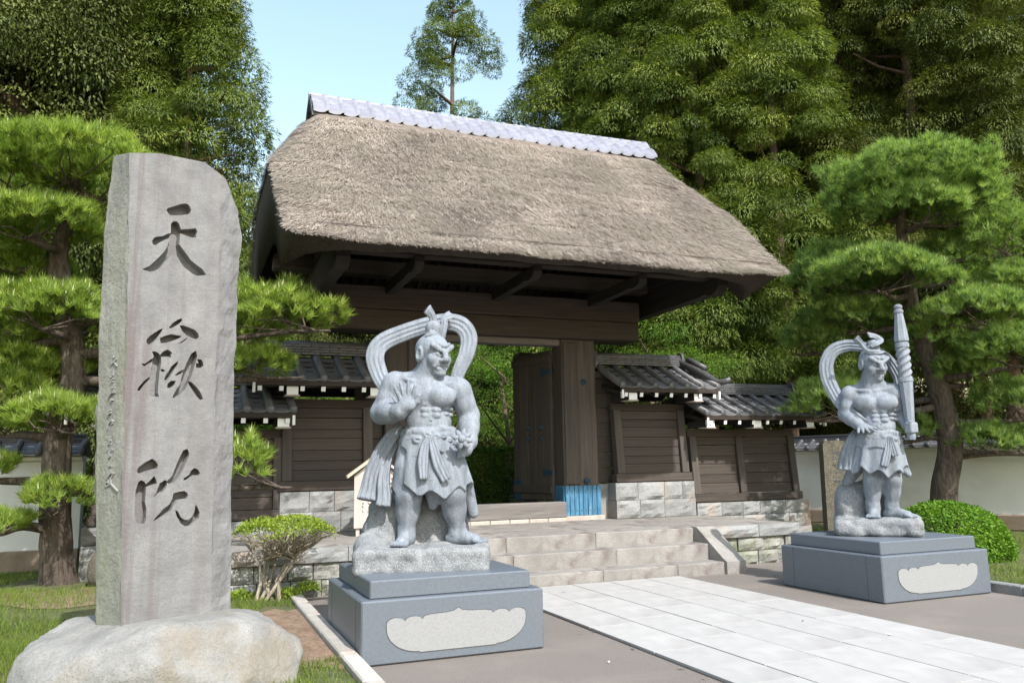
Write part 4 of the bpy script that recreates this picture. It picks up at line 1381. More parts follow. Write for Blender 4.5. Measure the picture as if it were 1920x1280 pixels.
# ---------- the figure with the raised palm
def nio_raised_palm(loc, rz):
    t = empty('guardian_statue', loc, rz)
    tag(t, 'grey granite guardian statue raising an open palm, holding a spiked flower-shaped weapon low', 'statue', 'pair of guardian statues')
    F = Field((-.72, -.48, -.06), (.56, .42, 2.12), .008)
    J = dict(neck=(-.075, .03, 1.53), headbase=(-.03, .01, 1.66), shR=(-.365, .01, 1.49), shL=(.225, .01, 1.43), chest=(-.075, .02, 1.36), belly=(-.05, .0, 1.13),
             nipR=(-.195, -.115, 1.375), nipL=(.06, -.115, 1.36), navel=(-.03, -.155, 1.125))
    torso(F, J)
    arm(F, (-.385, .01, 1.47), (-.49, .02, 1.225), (-.315, -.245, 1.215), (.115, .1, .118, .068))
    arm(F, (.25, .01, 1.42), (.335, .06, 1.19), (.33, -.1, .945), (.115, .1, .108, .066))
    # raised right hand, palm to the viewer
    F.ell((-.245, -.29, 1.29), (.075, .036, .082), .02)
    F.cone((-.31, -.25, 1.22), (-.26, -.28, 1.26), .062, .06, .03)
    hand_fingers(F, [(-.305, -.29, 1.33), (-.272, -.295, 1.355), (-.232, -.295, 1.36), (-.193, -.29, 1.345)],
                 [(-.352, -.30, 1.425), (-.302, -.305, 1.468), (-.232, -.305, 1.475), (-.168, -.305, 1.445)], .0205, .008)
    F.cone((-.195, -.295, 1.27), (-.15, -.315, 1.30), .031, .025, .012); F.cone((-.15, -.315, 1.30), (-.135, -.33, 1.355), .024, .019, .01)
    F.ell((-.205, -.315, 1.265), (.04, .03, .045), .02)
    # lowered left fist
    F.ell((.285, -.175, .86), (.068, .066, .062), .03)
    F.cone((.33, -.1, .93), (.29, -.165, .875), .062, .06, .03)
    for j in range(4):
        z = .90 - .028 * j
        F.cone((.30 - .012 * j, -.235, z - .01), (.232, -.225, z - .018), .023, .021, .008)
    F.cone((.31, -.215, .905), (.26, -.245, .925), .024, .02, .01)
    leg(F, (-.235, -.06, .45), (-.256, -.01, .115), (-.318, -.20, .02))
    leg(F, (.17, -.075, .455), (.213, .01, .118), (.43, -.10, .02))
    H = carve_head(F, (-.005, -.015, 1.775), R(38), R(8), 1.1)
    # top-knot
    F.cone(H(0, .03, .17), H(0, .03, .215), .07, .075, .02)
    F.ell(H(0, .03, .245), (.075, .075, .055), .02)
    # skirt, over-skirt, drapes
    F.custom((-.6, -.45, .25), (.56, .42, 1.12), skirt_fn((-.055, .0), (-.015, .01), (.235, .19), (.375, .285), 1.06, .49, .06, .055, 9, 1.1), .02)
    F.custom((-.5, -.4, .7), (.4, .4, 1.12), skirt_fn((-.055, .0), (-.04, -.0), (.245, .2), (.292, .24), 1.07, .85, .045, .045, 6, 2.2, .93), .008)
    for a, b, r0, r1 in (((-.05, -.12, .62), (-.01, -.03, .36), .07, .045), ((.0, -.13, .58), (.05, -.05, .41), .05, .03), ((.30, .10, .55), (.37, .12, .27), .07, .05),
                         ((.28, .15, .5), (.30, .2, .22), .07, .05), ((-.3, .12, .5), (-.34, .16, .3), .08, .06)):
        F.cone(a, b, r0, r1, .04)
    belt_ring(F, (-.052, .0, 1.035), (.232, .188), .015, .032)
    belt_ring(F, (-.052, .0, .985), (.25, .2), .03, .022)
    for (x, y, z, r) in ((-.15, -.19, .955, .05), (-.06, -.21, 1.0, .042), (.02, -.21, .985, .038), (.09, -.19, .99, .034), (-.02, -.215, .96, .035), (.15, -.16, .955, .03)):
        F.ell((x, y, z), (r, r * .7, r * .8), .008)
        F.ell((x, y - r * .62, z), (r * .45, r * .3, r * .3), .008, '-')
    body = link('body', F.mesh('body', M['granite']), t)
    # hair ribbons
    top = H(0, .03, .2)
    ribbon([H(-.09, .0, .15), H(-.05, -.03, .18), H(.0, .02, .25), H(-.02, .03, .33), H(-.09, .02, .39)], [.03, .04, .042, .04, .055], .018, (.3, -1, .1), 'hair_ribbon', M['granite'], t, 2)
    ribbon([H(.07, -.02, .13), H(.075, -.02, .2), H(.10, .0, .27), H(.12, .03, .33), H(.19, .03, .37)], [.03, .034, .036, .038, .05], .018, (-.2, -1, .1), 'hair_ribbon', M['granite'], t, 2)
    # scarf arching behind the head, and its flying tail
    ribbon([(-.34, -.13, 1.30), (-.42, -.02, 1.42), (-.52, .08, 1.60), (-.565, .12, 1.79), (-.49, .15, 1.92), (-.28, .17, 2.02), (-.06, .17, 2.09), (.12, .17, 2.125), (.27, .17, 2.09), (.345, .16, 1.97), (.32, .14, 1.80), (.25, .12, 1.64), (.2, .12, 1.5)],
           [.055, .07, .085, .092, .09, .085, .083, .085, .09, .088, .08, .07, .06], .032, (0, -1, 0), 'scarf', M['granite'], t, 4, .22)
    ribbon([(-.30, .08, 1.10), (-.40, .06, 1.0), (-.50, .05, .84), (-.57, .04, .66), (-.60, .02, .50), (-.62, -.01, .42)], [.05, .065, .075, .085, .095, .10], .05, (-.2, -1, .1), 'scarf_tail', M['granite'], t, 4, .3)
    ribbon([(-.36, .10, .95), (-.44, .06, .78), (-.47, .0, .6), (-.46, -.06, .45), (-.47, -.09, .36)], [.04, .05, .06, .07, .075], .045, (.1, -1, .1), 'scarf_tail', M['granite'], t, 3, .3)
    # sash ends in front
    ribbon([(-.055, -.215, .985), (-.085, -.245, .88), (-.10, -.265, .75), (-.095, -.285, .6)], [.02, .045, .052, .04], .02, (0, -1, 0), 'sash_end', M['granite'], t, 3, .35)
    ribbon([(-.03, -.215, .985), (.0, -.25, .87), (.045, -.275, .72), (.11, -.275, .585)], [.02, .045, .055, .05], .02, (.2, -1, 0), 'sash_end', M['granite'], t, 3, .35)
    # weapon: hub with eight pointed petals, short handle through the fist
    w = MB()
    wc = Vector((.255, -.315, .955)); ax = Vector((-.08, -1, .12)).normalized(); e1 = ax.cross(Vector((0, 0, 1))).normalized(); e2 = e1.cross(ax)
    w.tube([wc + ax * d for d in (.052, .045, .03, 0, -.03)], [.008, .026, .036, .04, .03], 12)
    for k in range(8):
        a = 2 * math.pi * (k + .3) / 8
        d = e1 * math.cos(a) + e2 * math.sin(a)
        w.tube([wc + d * q for q in (.02, .05, .075, .098)], [.03, .03, .022, .008], 8)
    w.tube([wc - ax * .0, wc - ax * .07 - e2 * .04, wc - ax * .12 - e2 * .08], [.028, .026, .026], 10)
    link('weapon', w.mesh('weapon', M['granite'], True), t)
    # rock behind and the rough slab under the feet
    K = Field((-.80, -.50, -.24), (.56, .52, .62), .017)
    K.custom(K.lo, K.lo + K.h * (K.n - 1), rock_fn([('b', (-.115, .02, -.115), (.60, .42, .115)), ('e', (-.40, .24, .12), (.27, .22, .34)), ('e', (-.02, .26, .12), (.36, .17, .40)), ('e', (-.58, .05, .0), (.15, .3, .12))], .022, 3, 8))
    link('rock_base', K.mesh('rock_base', M['rock_granite']), t)
    return t

# ---------- the figure with the tall club
def nio_club(loc, rz):
    t = empty('guardian_statue', loc, rz)
    tag(t, 'grey granite guardian statue gripping a tall upright club, other hand pressed down', 'statue', 'pair of guardian statues')
    F = Field((-.52, -.46, -.06), (.66, .42, 2.2), .0098)
    J = dict(neck=(.075, .03, 1.59), headbase=(.10, .01, 1.74), shR=(-.175, .01, 1.50), shL=(.325, .01, 1.50), chest=(.085, .02, 1.37), belly=(.10, .0, 1.11),
             nipR=(-.005, -.12, 1.385), nipL=(.215, -.115, 1.385), navel=(.135, -.155, 1.115))
    torso(F, J)
    arm(F, (-.185, .01, 1.47), (-.245, .0, 1.27), (-.12, -.15, 1.145), (.105, .09, .098, .062))
    arm(F, (.34, .01, 1.47), (.37, .10, 1.27), (.44, -.04, 1.11), (.105, .09, .09, .06))
    # right hand pressing down, fingers spread forward
    F.ell((-.06, -.2, 1.10), (.075, .06, .034), .02)
    F.cone((-.12, -.15, 1.14), (-.07, -.19, 1.105), .055, .055, .03)
    hand_fingers(F, [(-.105, -.235, 1.09), (-.075, -.25, 1.09), (-.04, -.25, 1.09), (-.005, -.235, 1.09)],
                 [(-.115, -.29, 1.03), (-.06, -.31, 1.03), (.005, -.31, 1.03), (.065, -.28, 1.045)], .02, .008)
    F.cone((-.01, -.2, 1.1), (.075, -.22, 1.075), .025, .018, .012)
    # left fist round the club
    F.ell((.47, -.09, 1.08), (.066, .07, .06), .03)
    for j in range(4):
        z = 1.115 - .028 * j
        F.cone((.525, -.10, z), (.47, -.16, z - .006), .024, .021, .008)
        F.cone((.47, -.16, z - .006), (.42, -.13, z - .008), .021, .02, .008)
    F.cone((.43, -.14, 1.12), (.47, -.165, 1.145), .023, .02, .01)
    leg(F, (.0, -.05, .45), (-.022, -.01, .14), (-.03, -.17, .02), rk=.1)
    leg(F, (.215, -.02, .455), (.19, .04, .15), (.40, -.06, .02), rk=.1)
    H = carve_head(F, (.115, -.015, 1.885), R(30), R(14), 1.08)
    F.ell(H(0, .03, .175), (.09, .09, .06), .02)
    F.ell(H(0, .03, .225), (.075, .075, .055), .015)
    F.custom((-.45, -.42, .3), (.64, .42, 1.1), skirt_fn((.105, .0), (.06, .01), (.225, .185), (.33, .265), 1.03, .555, .06, .055, 9, .3), .02)
    F.custom((-.4, -.4, .7), (.6, .4, 1.1), skirt_fn((.105, .0), (.09, .0), (.235, .195), (.28, .235), 1.04, .84, .035, .03, 5, .6, .93), .008)
    for a, b, r0, r1 in (((-.16, .1, .62), (-.30, .12, .42), .09, .06), ((.10, -.05, .6), (.09, .05, .4), .06, .04),
                         ((.34, .05, .6), (.40, .04, .52), .06, .04)):
        F.cone(a, b, r0, r1, .05)
    belt_ring(F, (.105, .0, 1.005), (.222, .182), .012, .03)
    belt_ring(F, (.105, .0, .96), (.24, .195), -.03, .02)
    for (x, y, z, r) in ((.22, -.18, .965, .045), (.28, -.14, .94, .035), (.16, -.2, .97, .035)):
        F.ell((x, y, z), (r, r * .7, r * .8), .008)
    link('body', F.mesh('body', M['granite']), t)
    ribbon([H(.10, -.05, .13), H(.0, -.11, .145), H(-.10, -.05, .15), H(-.13, .03, .22), H(-.2, .05, .29)], [.03, .034, .034, .034, .05], .02, (-.4, -1, .3), 'hair_ribbon', M['granite'], t, 2)
    ribbon([H(-.07, -.05, .2), H(.0, -.07, .24), H(.07, -.02, .27), H(.03, .03, .31), H(-.07, .0, .33)], [.025, .034, .036, .038, .045], .02, (.1, -1, .4), 'hair_ribbon', M['granite'], t, 2)
    ribbon([(-.02, -.16, 1.16), (-.13, -.14, 1.24), (-.26, .0, 1.36), (-.36, .08, 1.55), (-.425, .12, 1.74), (-.43, .13, 1.93), (-.345, .14, 2.09), (-.19, .14, 2.15), (-.03, .13, 2.13), (.12, .15, 2.07), (.28, .16, 1.95), (.38, .16, 1.76), (.40, .14, 1.6)],
           [.03, .055, .075, .085, .09, .09, .088, .08, .07, .07, .07, .07, .06], .03, (0, -1, 0), 'scarf', M['granite'], t, 4, .22)
    ribbon([(-.13, .0, 1.05), (-.2, -.05, .93), (-.26, -.06, .78), (-.29, -.05, .66), (-.3, -.06, .58)], [.05, .07, .085, .095, .09], .045, (-.1, -1, .1), 'scarf_tail', M['granite'], t, 3, .3)
    ribbon([(.21, -.19, .965), (.2, -.225, .85), (.17, -.25, .72), (.14, -.265, .62)], [.02, .04, .048, .045], .02, (0, -1, 0), 'sash_end', M['granite'], t, 3, .35)
    ribbon([(.235, -.19, .965), (.25, -.22, .85), (.27, -.23, .74)], [.02, .04, .045], .02, (.2, -1, 0), 'sash_end', M['granite'], t, 3, .35)
    # club: faceted shaft, twisted middle, knob
    c = MB()
    cb = Vector((.468, -.10, .93)); ct = Vector((.452, -.04, 2.60))
    prof = [(0, .045), (.02, .05), (.10, .05), (.12, .055), (.40, .092), (.412, .092)]
    def ring(tt, rr, n=8, tw=0, lob=0.0):
        p = cb.lerp(ct, tt)
        return [(p.x + rr * (1 + lob * math.cos(3 * (2 * math.pi * k / n + tw))) * math.cos(2 * math.pi * k / n + .39), p.y + rr * (1 + lob * math.cos(3 * (2 * math.pi * k / n + tw))) * math.sin(2 * math.pi * k / n + .39), p.z) for k in range(n)]
    def loft(rings):
        n = len(rings[0]); vs = [v for r_ in rings for v in r_]; fs = []
        for i in range(len(rings) - 1):
            for k in range(n):
                fs.append((i * n + k, i * n + (k + 1) % n, (i + 1) * n + (k + 1) % n, (i + 1) * n + k))
        fs.append(tuple(range(n - 1, -1, -1))); fs.append(tuple(range((len(rings) - 1) * n, len(rings) * n)))
        c.add(vs, fs)
    loft([ring(a, r_) for a, r_ in ((0, .045), (.02, .052), (.06, .052), (.07, .05), (.41, .083), (.415, .083))])
    loft([ring(a, r_, 16) for a, r_ in ((.415, .072), (.42, .086), (.445, .086), (.45, .072))])
    loft([ring(.45 + .22 * i / 40, .074, 30, -9.0 * i / 40, .13) for i in range(41)])
    loft([ring(a, r_, 16) for a, r_ in ((.67, .07), (.675, .08), (.705, .08), (.71, .07))])
    loft([ring(a, r_) for a, r_ in ((.712, .07), (.72, .088), (.74, .088), (.925, .05), (.93, .045))])
    loft([ring(a, r_, 16) for a, r_ in ((.93, .045), (.935, .055), (.952, .055), (.957, .042), (.962, .036), (.968, .044), (.98, .05), (.99, .044), (.998, .02))])
    link('club', c.mesh('club', M['granite'], False), t)
    K = Field((-.60, -.46, -.22), (.60, .50, .5), .018)
    K.custom(K.lo, K.lo + K.h * (K.n - 1), rock_fn([('b', (.015, .02, -.10), (.48, .38, .10)), ('e', (-.27, .18, .12), (.2, .2, .30)), ('e', (-.05, .24, .12), (.26, .14, .36))], .022, 8, 8))
    link('rock_base', K.mesh('rock_base', M['rock_granite']), t)
    return t

nio_raised_palm((2.18, 7.45, .84), -R(16.31))
nio_club((7.85, 7.75, .80 + .04), -R(45.37))

def pedestal(x0, x1, y0, y1, label, panel_rect):
    t = empty('statue_pedestal', ((x0 + x1) / 2, (y0 + y1) / 2, 0))
    tag(t, label, 'pedestal', 'statue pedestals')
    MB().box(x0, x1, y0, y1, 0.006, .50, 0, .012).build('lower_block', M['pedestal'], t)
    d = .085
    MB().box(x0 + d, x1 - d, y0 + d, y1 - d, .50, .645, 0, .010).build('upper_block', M['pedestal'], t)
    for yy in (y0 + .22, y1 - .22):
        MB().box(x0 - .0015, x0 + .004, yy, yy + .005, .012, .488).build('side_joint', M['groove'], t)
    # pale panel: lobed outline, set in a thin groove
    a0, a1, b0, b1 = panel_rect
    def outline(g):
        W = a1 - a0; H = b1 - b0; cx = (a0 + a1) / 2
        pts = []
        def lobe(c0, c1, z, h, n=7):
            for i in range(n + 1):
                u = i / n
                pts.append((c0 + (c1 - c0) * u, z + h * math.sin(math.pi * u) ** .6))
        # bottom step, then round bowl left (clockwise from bottom left)
        L = []
        L += [(cx - .275 * W, b0), (cx - .275 * W, b0 + .025 * H)]
        for i in range(13):
            u = i / 12 * math.pi / 2
            L.append((cx - .275 * W - .225 * W * math.sin(u), b0 + .62 * H - .595 * H * math.cos(u)))
        L.append((a0, b0 + .74 * H))
        for i in range(1, 8):
            u = math.pi - i / 8 * math.pi
            L.append((a0 + .0625 * W + .0625 * W * math.cos(u), b0 + .74 * H + .13 * H * math.sin(u)))
        for i in range(0, 8):
            u = math.pi - i / 8 * math.pi
            L.append((a0 + .185 * W + .0575 * W * math.cos(u), b0 + .775 * H + .10 * H * math.sin(u)))
        L.append((a0 + .245 * W, b0 + .79 * H))
        L += [(a0 + .262 * W, b0 + .86 * H), (a0 + .30 * W, b0 + .885 * H), (a0 + .42 * W, b0 + .905 * H), (a0 + .47 * W, b0 + .93 * H)]
        Rt = [(2 * cx - x, z) for x, z in reversed(L)]
        pts = L + [(cx, b1)] + Rt
        c = np.array([(cx, (b0 + b1) / 2)])
        P = np.array(pts)
        if g:
            P = c + (P - c) * (1 + np.array([[2 * g / W, 2 * g / H]]))
        return [tuple(p) for p in P]
    MB().prism(outline(.007), y0 - .0025, y0 + .01, 'y').build('panel_groove', M['groove'], t)
    MB().prism(outline(0), y0 - .005, y0 + .01, 'y').build('panel', M['panel'], t)
    return t
pedestal(1.345, 2.92, 6.65, 8.25, 'blue-grey granite pedestal with lobed pale panel, under the palm-raising statue', (1.55, 2.75, .08, .40))
pedestal(7.06, 8.68, 6.94, 8.56, 'blue-grey granite pedestal with lobed pale panel, under the statue with the club', (7.28, 8.48, .08, .40))
# ------------------------------------------------------------------ inscribed stele on its boulder, other stones, notice board
import bmesh
STROKES=[[(-0.128,2.904),(-0.12,2.923),(-0.081,2.942),(-0.045,2.961),(-0.022,2.973),(0.002,2.98),(0.023,2.977),(0.036,2.961),(0.045,2.935),(0.04,2.913),(0.019,2.899),(-0.013,2.889),(-0.06,2.877),(-0.097,2.87),(-0.111,2.882)],[(-0.092,2.809),(-0.076,2.831),(-0.053,2.833),(-0.036,2.819),(-0.022,2.783),(-0.025,2.737),(-0.029,2.666),(0.007,2.621),(0.037,2.585),(0.057,2.558),(0.096,2.53),(0.145,2.499),(0.173,2.461),(0.109,2.445),(0.075,2.455),(0.041,2.48),(0.003,2.505),(-0.028,2.556),(-0.052,2.587),(-0.084,2.573),(-0.118,2.524),(-0.148,2.475),(-0.187,2.445),(-0.22,2.434),(-0.272,2.445),(-0.224,2.475),(-0.169,2.541),(-0.131,2.591),(-0.11,2.634),(-0.096,2.696),(-0.09,2.737)],[(-0.215,2.658),(-0.203,2.687),(-0.181,2.699),(-0.145,2.708),(-0.114,2.729),(-0.084,2.743),(-0.085,2.708),(-0.134,2.68),(-0.17,2.652),(-0.189,2.632),(-0.207,2.637)],[(-0.037,2.775),(0.019,2.787),(0.061,2.797),(0.083,2.803),(0.096,2.779),(0.089,2.755),(0.088,2.732),(0.05,2.729),(0.012,2.738),(-0.036,2.751)],[(-0.073,2.046),(-0.045,2.082),(-0.017,2.105),(0.009,2.119),(0.017,2.103),(-0.001,2.078),(-0.035,2.052),(-0.065,2.037)],[(-0.001,2.065),(0.024,2.069),(0.069,2.056),(0.109,2.041),(0.133,2.017),(0.139,1.991),(0.127,1.973),(0.091,1.98),(0.051,1.997),(0.021,2.023)],[(-0.113,2.036),(-0.119,2.014),(-0.137,1.977),(-0.164,1.939),(-0.195,1.909),(-0.217,1.92),(-0.218,1.945),(-0.198,1.972),(-0.166,2.0),(-0.134,2.023)],[(-0.131,1.962),(-0.104,1.979),(-0.056,1.998),(-0.022,1.994),(0.017,1.989),(0.008,1.976),(-0.04,1.951),(-0.087,1.932),(-0.123,1.926)],[(-0.01,1.933),(0.019,1.95),(0.057,1.983),(0.052,1.966),(0.024,1.943)],[(-0.179,1.865),(-0.155,1.866),(-0.131,1.853),(-0.116,1.826),(-0.113,1.785),(-0.121,1.724),(-0.126,1.624),(-0.126,1.574),(-0.117,1.546),(-0.183,1.547),(-0.186,1.596),(-0.185,1.671),(-0.18,1.731),(-0.171,1.797),(-0.166,1.833)],[(-0.245,1.775),(-0.221,1.774),(-0.195,1.798),(-0.163,1.823),(-0.164,1.795),(-0.198,1.775),(-0.225,1.754)],[(-0.128,1.84),(-0.099,1.873),(-0.075,1.885),(-0.053,1.873),(-0.041,1.859),(-0.052,1.85),(-0.047,1.828),(-0.069,1.834),(-0.126,1.83)],[(-0.176,1.696),(-0.175,1.676),(-0.215,1.63),(-0.245,1.581),(-0.262,1.586),(-0.255,1.608),(-0.22,1.654)],[(-0.117,1.742),(-0.098,1.743),(-0.083,1.732),(-0.097,1.722),(-0.112,1.727)],[(0.001,1.808),(-0.001,1.782),(-0.03,1.729),(-0.052,1.688),(-0.075,1.661),(-0.089,1.668),(-0.082,1.696),(-0.059,1.733),(-0.046,1.764),(-0.023,1.786)],[(-0.066,1.611),(-0.065,1.639),(-0.042,1.663),(-0.008,1.664),(-0.017,1.633),(-0.04,1.612)],[(0.122,1.891),(0.132,1.847),(0.121,1.8),(0.106,1.737),(0.084,1.669),(0.053,1.601),(0.02,1.564),(-0.022,1.536),(-0.026,1.552),(-0.005,1.599),(0.022,1.64),(0.029,1.692),(0.04,1.738),(0.059,1.796),(0.077,1.838),(0.091,1.868)],[(-0.017,1.705),(0.008,1.731),(0.054,1.757),(0.05,1.734),(0.014,1.711),(-0.01,1.699)],[(0.075,1.666),(0.1,1.659),(0.141,1.62),(0.167,1.585),(0.186,1.542),(0.167,1.531),(0.138,1.558),(0.107,1.603),(0.08,1.643)],[(0.132,1.829),(0.163,1.828),(0.173,1.811),(0.179,1.782),(0.165,1.766),(0.127,1.766),(0.124,1.795),(0.143,1.801)],[(-0.238,1.033),(-0.228,1.057),(-0.188,1.09),(-0.143,1.116),(-0.119,1.099),(-0.101,1.072),(-0.108,1.048),(-0.126,1.041),(-0.158,1.032),(-0.203,1.018),(-0.225,1.013)],[(-0.225,0.958),(-0.205,0.971),(-0.187,0.96),(-0.174,0.943),(-0.174,0.885),(-0.176,0.823),(-0.164,0.775),(-0.164,0.713),(-0.173,0.673),(-0.209,0.673),(-0.226,0.693),(-0.238,0.74),(-0.239,0.816),(-0.239,0.897)],[(-0.181,0.938),(-0.15,0.966),(-0.124,0.997),(-0.112,0.975),(-0.104,0.946),(-0.115,0.939),(-0.14,0.932),(-0.18,0.921)],[(-0.127,0.852),(-0.105,0.88),(-0.097,0.911),(-0.085,0.945),(-0.051,0.969),(-0.036,0.956),(-0.039,0.924),(-0.059,0.886),(-0.095,0.873)],[(-0.043,0.956),(-0.007,0.992),(0.006,1.031),(0.023,1.08),(0.044,1.134),(0.062,1.172),(0.09,1.183),(0.102,1.159),(0.103,1.131),(0.089,1.094),(0.067,1.04),(0.041,0.991),(0.009,0.947),(-0.024,0.939)],[(0.071,0.961),(0.075,0.978),(0.108,0.999),(0.121,1.029),(0.145,1.048),(0.17,1.036),(0.185,1.01),(0.176,0.994),(0.142,0.994),(0.113,0.979),(0.09,0.963)],[(0.008,0.874),(0.041,0.883),(0.079,0.889),(0.101,0.876),(0.109,0.856),(0.098,0.832),(0.067,0.828),(0.033,0.824),(0.016,0.796),(-0.006,0.753),(-0.051,0.722),(-0.088,0.702),(-0.119,0.688),(-0.098,0.719),(-0.053,0.77),(-0.013,0.802),(0.002,0.835)],[(0.025,0.756),(0.041,0.751),(0.067,0.706),(0.092,0.688),(0.12,0.686),(0.144,0.712),(0.157,0.746),(0.162,0.79),(0.178,0.769),(0.192,0.734),(0.188,0.695),(0.16,0.667),(0.127,0.642),(0.098,0.641),(0.069,0.662),(0.038,0.712)]]
SIDE=[[(0.152,1.833),(0.139,1.82)],[(0.109,1.81),(0.136,1.789),(0.172,1.776)],[(0.135,1.785),(0.104,1.756)],[(0.146,1.728),(0.149,1.694)],[(0.18,1.688),(0.177,1.682)],[(0.144,1.674),(0.171,1.657)],[(0.155,1.654),(0.148,1.648)],[(0.161,1.614),(0.151,1.61)],[(0.12,1.576),(0.154,1.576),(0.181,1.558),(0.198,1.54)],[(0.166,1.531),(0.152,1.523),(0.14,1.526)],[(0.184,1.452),(0.155,1.455)],[(0.194,1.426),(0.157,1.439)],[(0.125,1.372),(0.144,1.388),(0.185,1.357),(0.196,1.321)],[(0.148,1.386),(0.128,1.364),(0.149,1.356)],[(0.159,1.27),(0.175,1.253),(0.149,1.248),(0.18,1.223),(0.147,1.222)],[(0.184,1.193),(0.19,1.176)],[(0.144,1.187),(0.122,1.182),(0.131,1.17)],[(0.148,1.153),(0.146,1.136),(0.174,1.128)],[(0.165,1.072),(0.137,1.071)],[(0.141,1.042),(0.143,1.025),(0.107,1.022),(0.13,0.995)],[(0.143,1.02),(0.193,0.982)],[(0.143,0.986),(0.143,0.948),(0.195,0.927),(0.211,0.944),(0.184,0.961),(0.143,0.95),(0.057,0.897)]]
SA = R(15)
SO = Vector((-.0725, 6.25, .526))
ROWS = [(-.10, -.375, -.272, .305, .475), (.0, -.3835, -.2804, .2977, .4692), (.61, -.4159, -.3064, .2859, .4513), (1.155, -.4421, -.3265, .2724, .4432),
        (2.10, -.4722, -.3452, .2672, .4414), (2.82, -.4749, -.3757, .2603, .441), (3.15, -.4563, -.3876, .2523, .4256), (3.5, -.435, -.40, .243, .40)]
def stele():
    zs = np.linspace(-.10, 3.5, 64)
    A_ = np.array(ROWS)
    cols = [np.interp(zs, A_[:, 0], A_[:, i]) for i in range(1, 5)]
    rings = []
    mats = []
    for i, z in enumerate(zs):
        xb, xa, xd, xe = (c[i] for c in cols)
        cor = [(xa, 0), (xd, 0), (xe, .10), (xe - .02, .40), (xd, .47), (xa, .47), (xb + .02, .42), (xb, .30)]
        seg = [1, 6, 9, 5, 6, 5, 5, 9]
        pts = []; mm = []
        for j in range(8):
            p, q = cor[j], cor[(j + 1) % 8]
            for k in range(seg[j]):
                u = k / seg[j]
                pts.append((p[0] + (q[0] - p[0]) * u, p[1] + (q[1] - p[1]) * u))
                mm.append(0 if j < 2 else 1)
        rings.append([(x, y, z) for x, y in pts]); mats = mm
    V = np.array(rings); nr, K = V.shape[:2]
    nz = fbm(V * 5, 4, 2)
    nz2 = fbm(V * 16, 3, 5)
    cen = np.array([-.02, .22, 0])
    dirv = V - cen; dirv[..., 2] = 0; dirv /= np.linalg.norm(dirv, axis=-1)[..., None]
    side = np.array([0 if (k == 0 or k == 1) else 1 for k in range(K)])   # the two face edges stay nearly straight
    lf = np.array([.35 if k >= K - 9 else 1.0 for k in range(K)])
    V = V + dirv * (side * lf)[None, :, None] * (.016 * nz + .008 * nz2)[..., None]
    V[:, :2, 0] += .006 * nz[:, :2] + .004 * nz2[:, :2]
    bm = bmesh.new()
    vs = [[bm.verts.new(p) for p in ring] for ring in V]
    for i in range(nr - 1):
        for k in range(K):
            f = bm.faces.new((vs[i][k], vs[i][(k + 1) % K], vs[i + 1][(k + 1) % K], vs[i + 1][k]))
            f.material_index = mats[k]
    bm.faces.new(vs[0][::-1]); bm.faces.new(vs[-1])
    # slanting broken top
    for (x0, z0), (x1, z1) in (((-.50, 3.262), (-.19, 3.325)), ((-.19, 3.325), (.13, 3.325)), ((.13, 3.325), (.30, 3.225)), ((.30, 3.225), (.41, 3.02))):
        n = Vector((-(z1 - z0), -.25 * (x1 - x0), x1 - x0)).normalized()
        r_ = bmesh.ops.bisect_plane(bm, geom=bm.verts[:] + bm.edges[:] + bm.faces[:], plane_co=(x0, 0, z0), plane_no=n, clear_outer=True)
        ed = [e for e in r_['geom_cut'] if isinstance(e, bmesh.types.BMEdge)]
        res = bmesh.ops.contextual_create(bm, geom=ed)
        for f in res['faces']: f.material_index = 1
    bmesh.ops.recalc_face_normals(bm, faces=bm.faces)
    me = bpy.data.meshes.new('inscribed_stele')
    bm.to_mesh(me); bm.free()
    for k in ('stele', 'stele_side', 'stele'): me.materials.append(M[k])
    o = link('inscribed_stele', me, None, SO, (0, 0, SA))
    tag(o, 'tall grey stone stele carved with three large characters, on a boulder', 'stele')
    # cut the carved strokes
    cm = MB()
    cut = []
    for s_ in STROKES:
        P = np.array(s_); c = P.mean(0)
        ar = .5 * np.sum(P[:, 0] * np.roll(P[:, 1], -1) - np.roll(P[:, 0], -1) * P[:, 1])
        if ar < 0: P = P[::-1]
        n = len(P)
        # inward offset for sloping walls
        e = np.roll(P, -1, 0) - P; e /= np.linalg.norm(e, axis=1)[:, None]
        nin = np.stack([-e[:, 1], e[:, 0]], 1); vn = nin + np.roll(nin, 1, 0); vn /= np.linalg.norm(vn, axis=1)[:, None] + 1e-6
        Q = P + vn * .005
        dep = .075 if ar and abs(ar) > .0012 else .05
        m = MB()
        vs = [(x, -.05, z) for x, z in P - vn * .004] + [(x, .0, z) for x, z in P] + [(x, dep, z) for x, z in Q]
        fs = [tuple(range(n)), tuple(range(3 * n - 1, 2 * n - 1, -1))]
        for r_ in (0, 1):
            fs += [(r_ * n + i, (r_ + 1) * n + i, (r_ + 1) * n + (i + 1) % n, r_ * n + (i + 1) % n) for i in range(n)]
        m.add(vs, fs)
        cme = m.mesh('cutter', M['stele'])
        b2 = bmesh.new(); b2.from_mesh(cme); bmesh.ops.triangulate(b2, faces=[f for f in b2.faces if len(f.verts) > 4]); bmesh.ops.recalc_face_normals(b2, faces=b2.faces); b2.to_mesh(cme); b2.free()
        co = link('cutter', cme, None, SO, (0, 0, SA))
        md = o.modifiers.new('carve', 'BOOLEAN')
        md.operation = 'DIFFERENCE'; md.object = co; md.solver = 'EXACT'
        cut.append(co)
    dg = bpy.context.evaluated_depsgraph_get()
    me2 = bpy.data.meshes.new_from_object(o.evaluated_get(dg))
    o.modifiers.clear()
    o.data = me2
    me2.name = 'inscribed_stele'
    for co in cut: bpy.data.objects.remove(co)
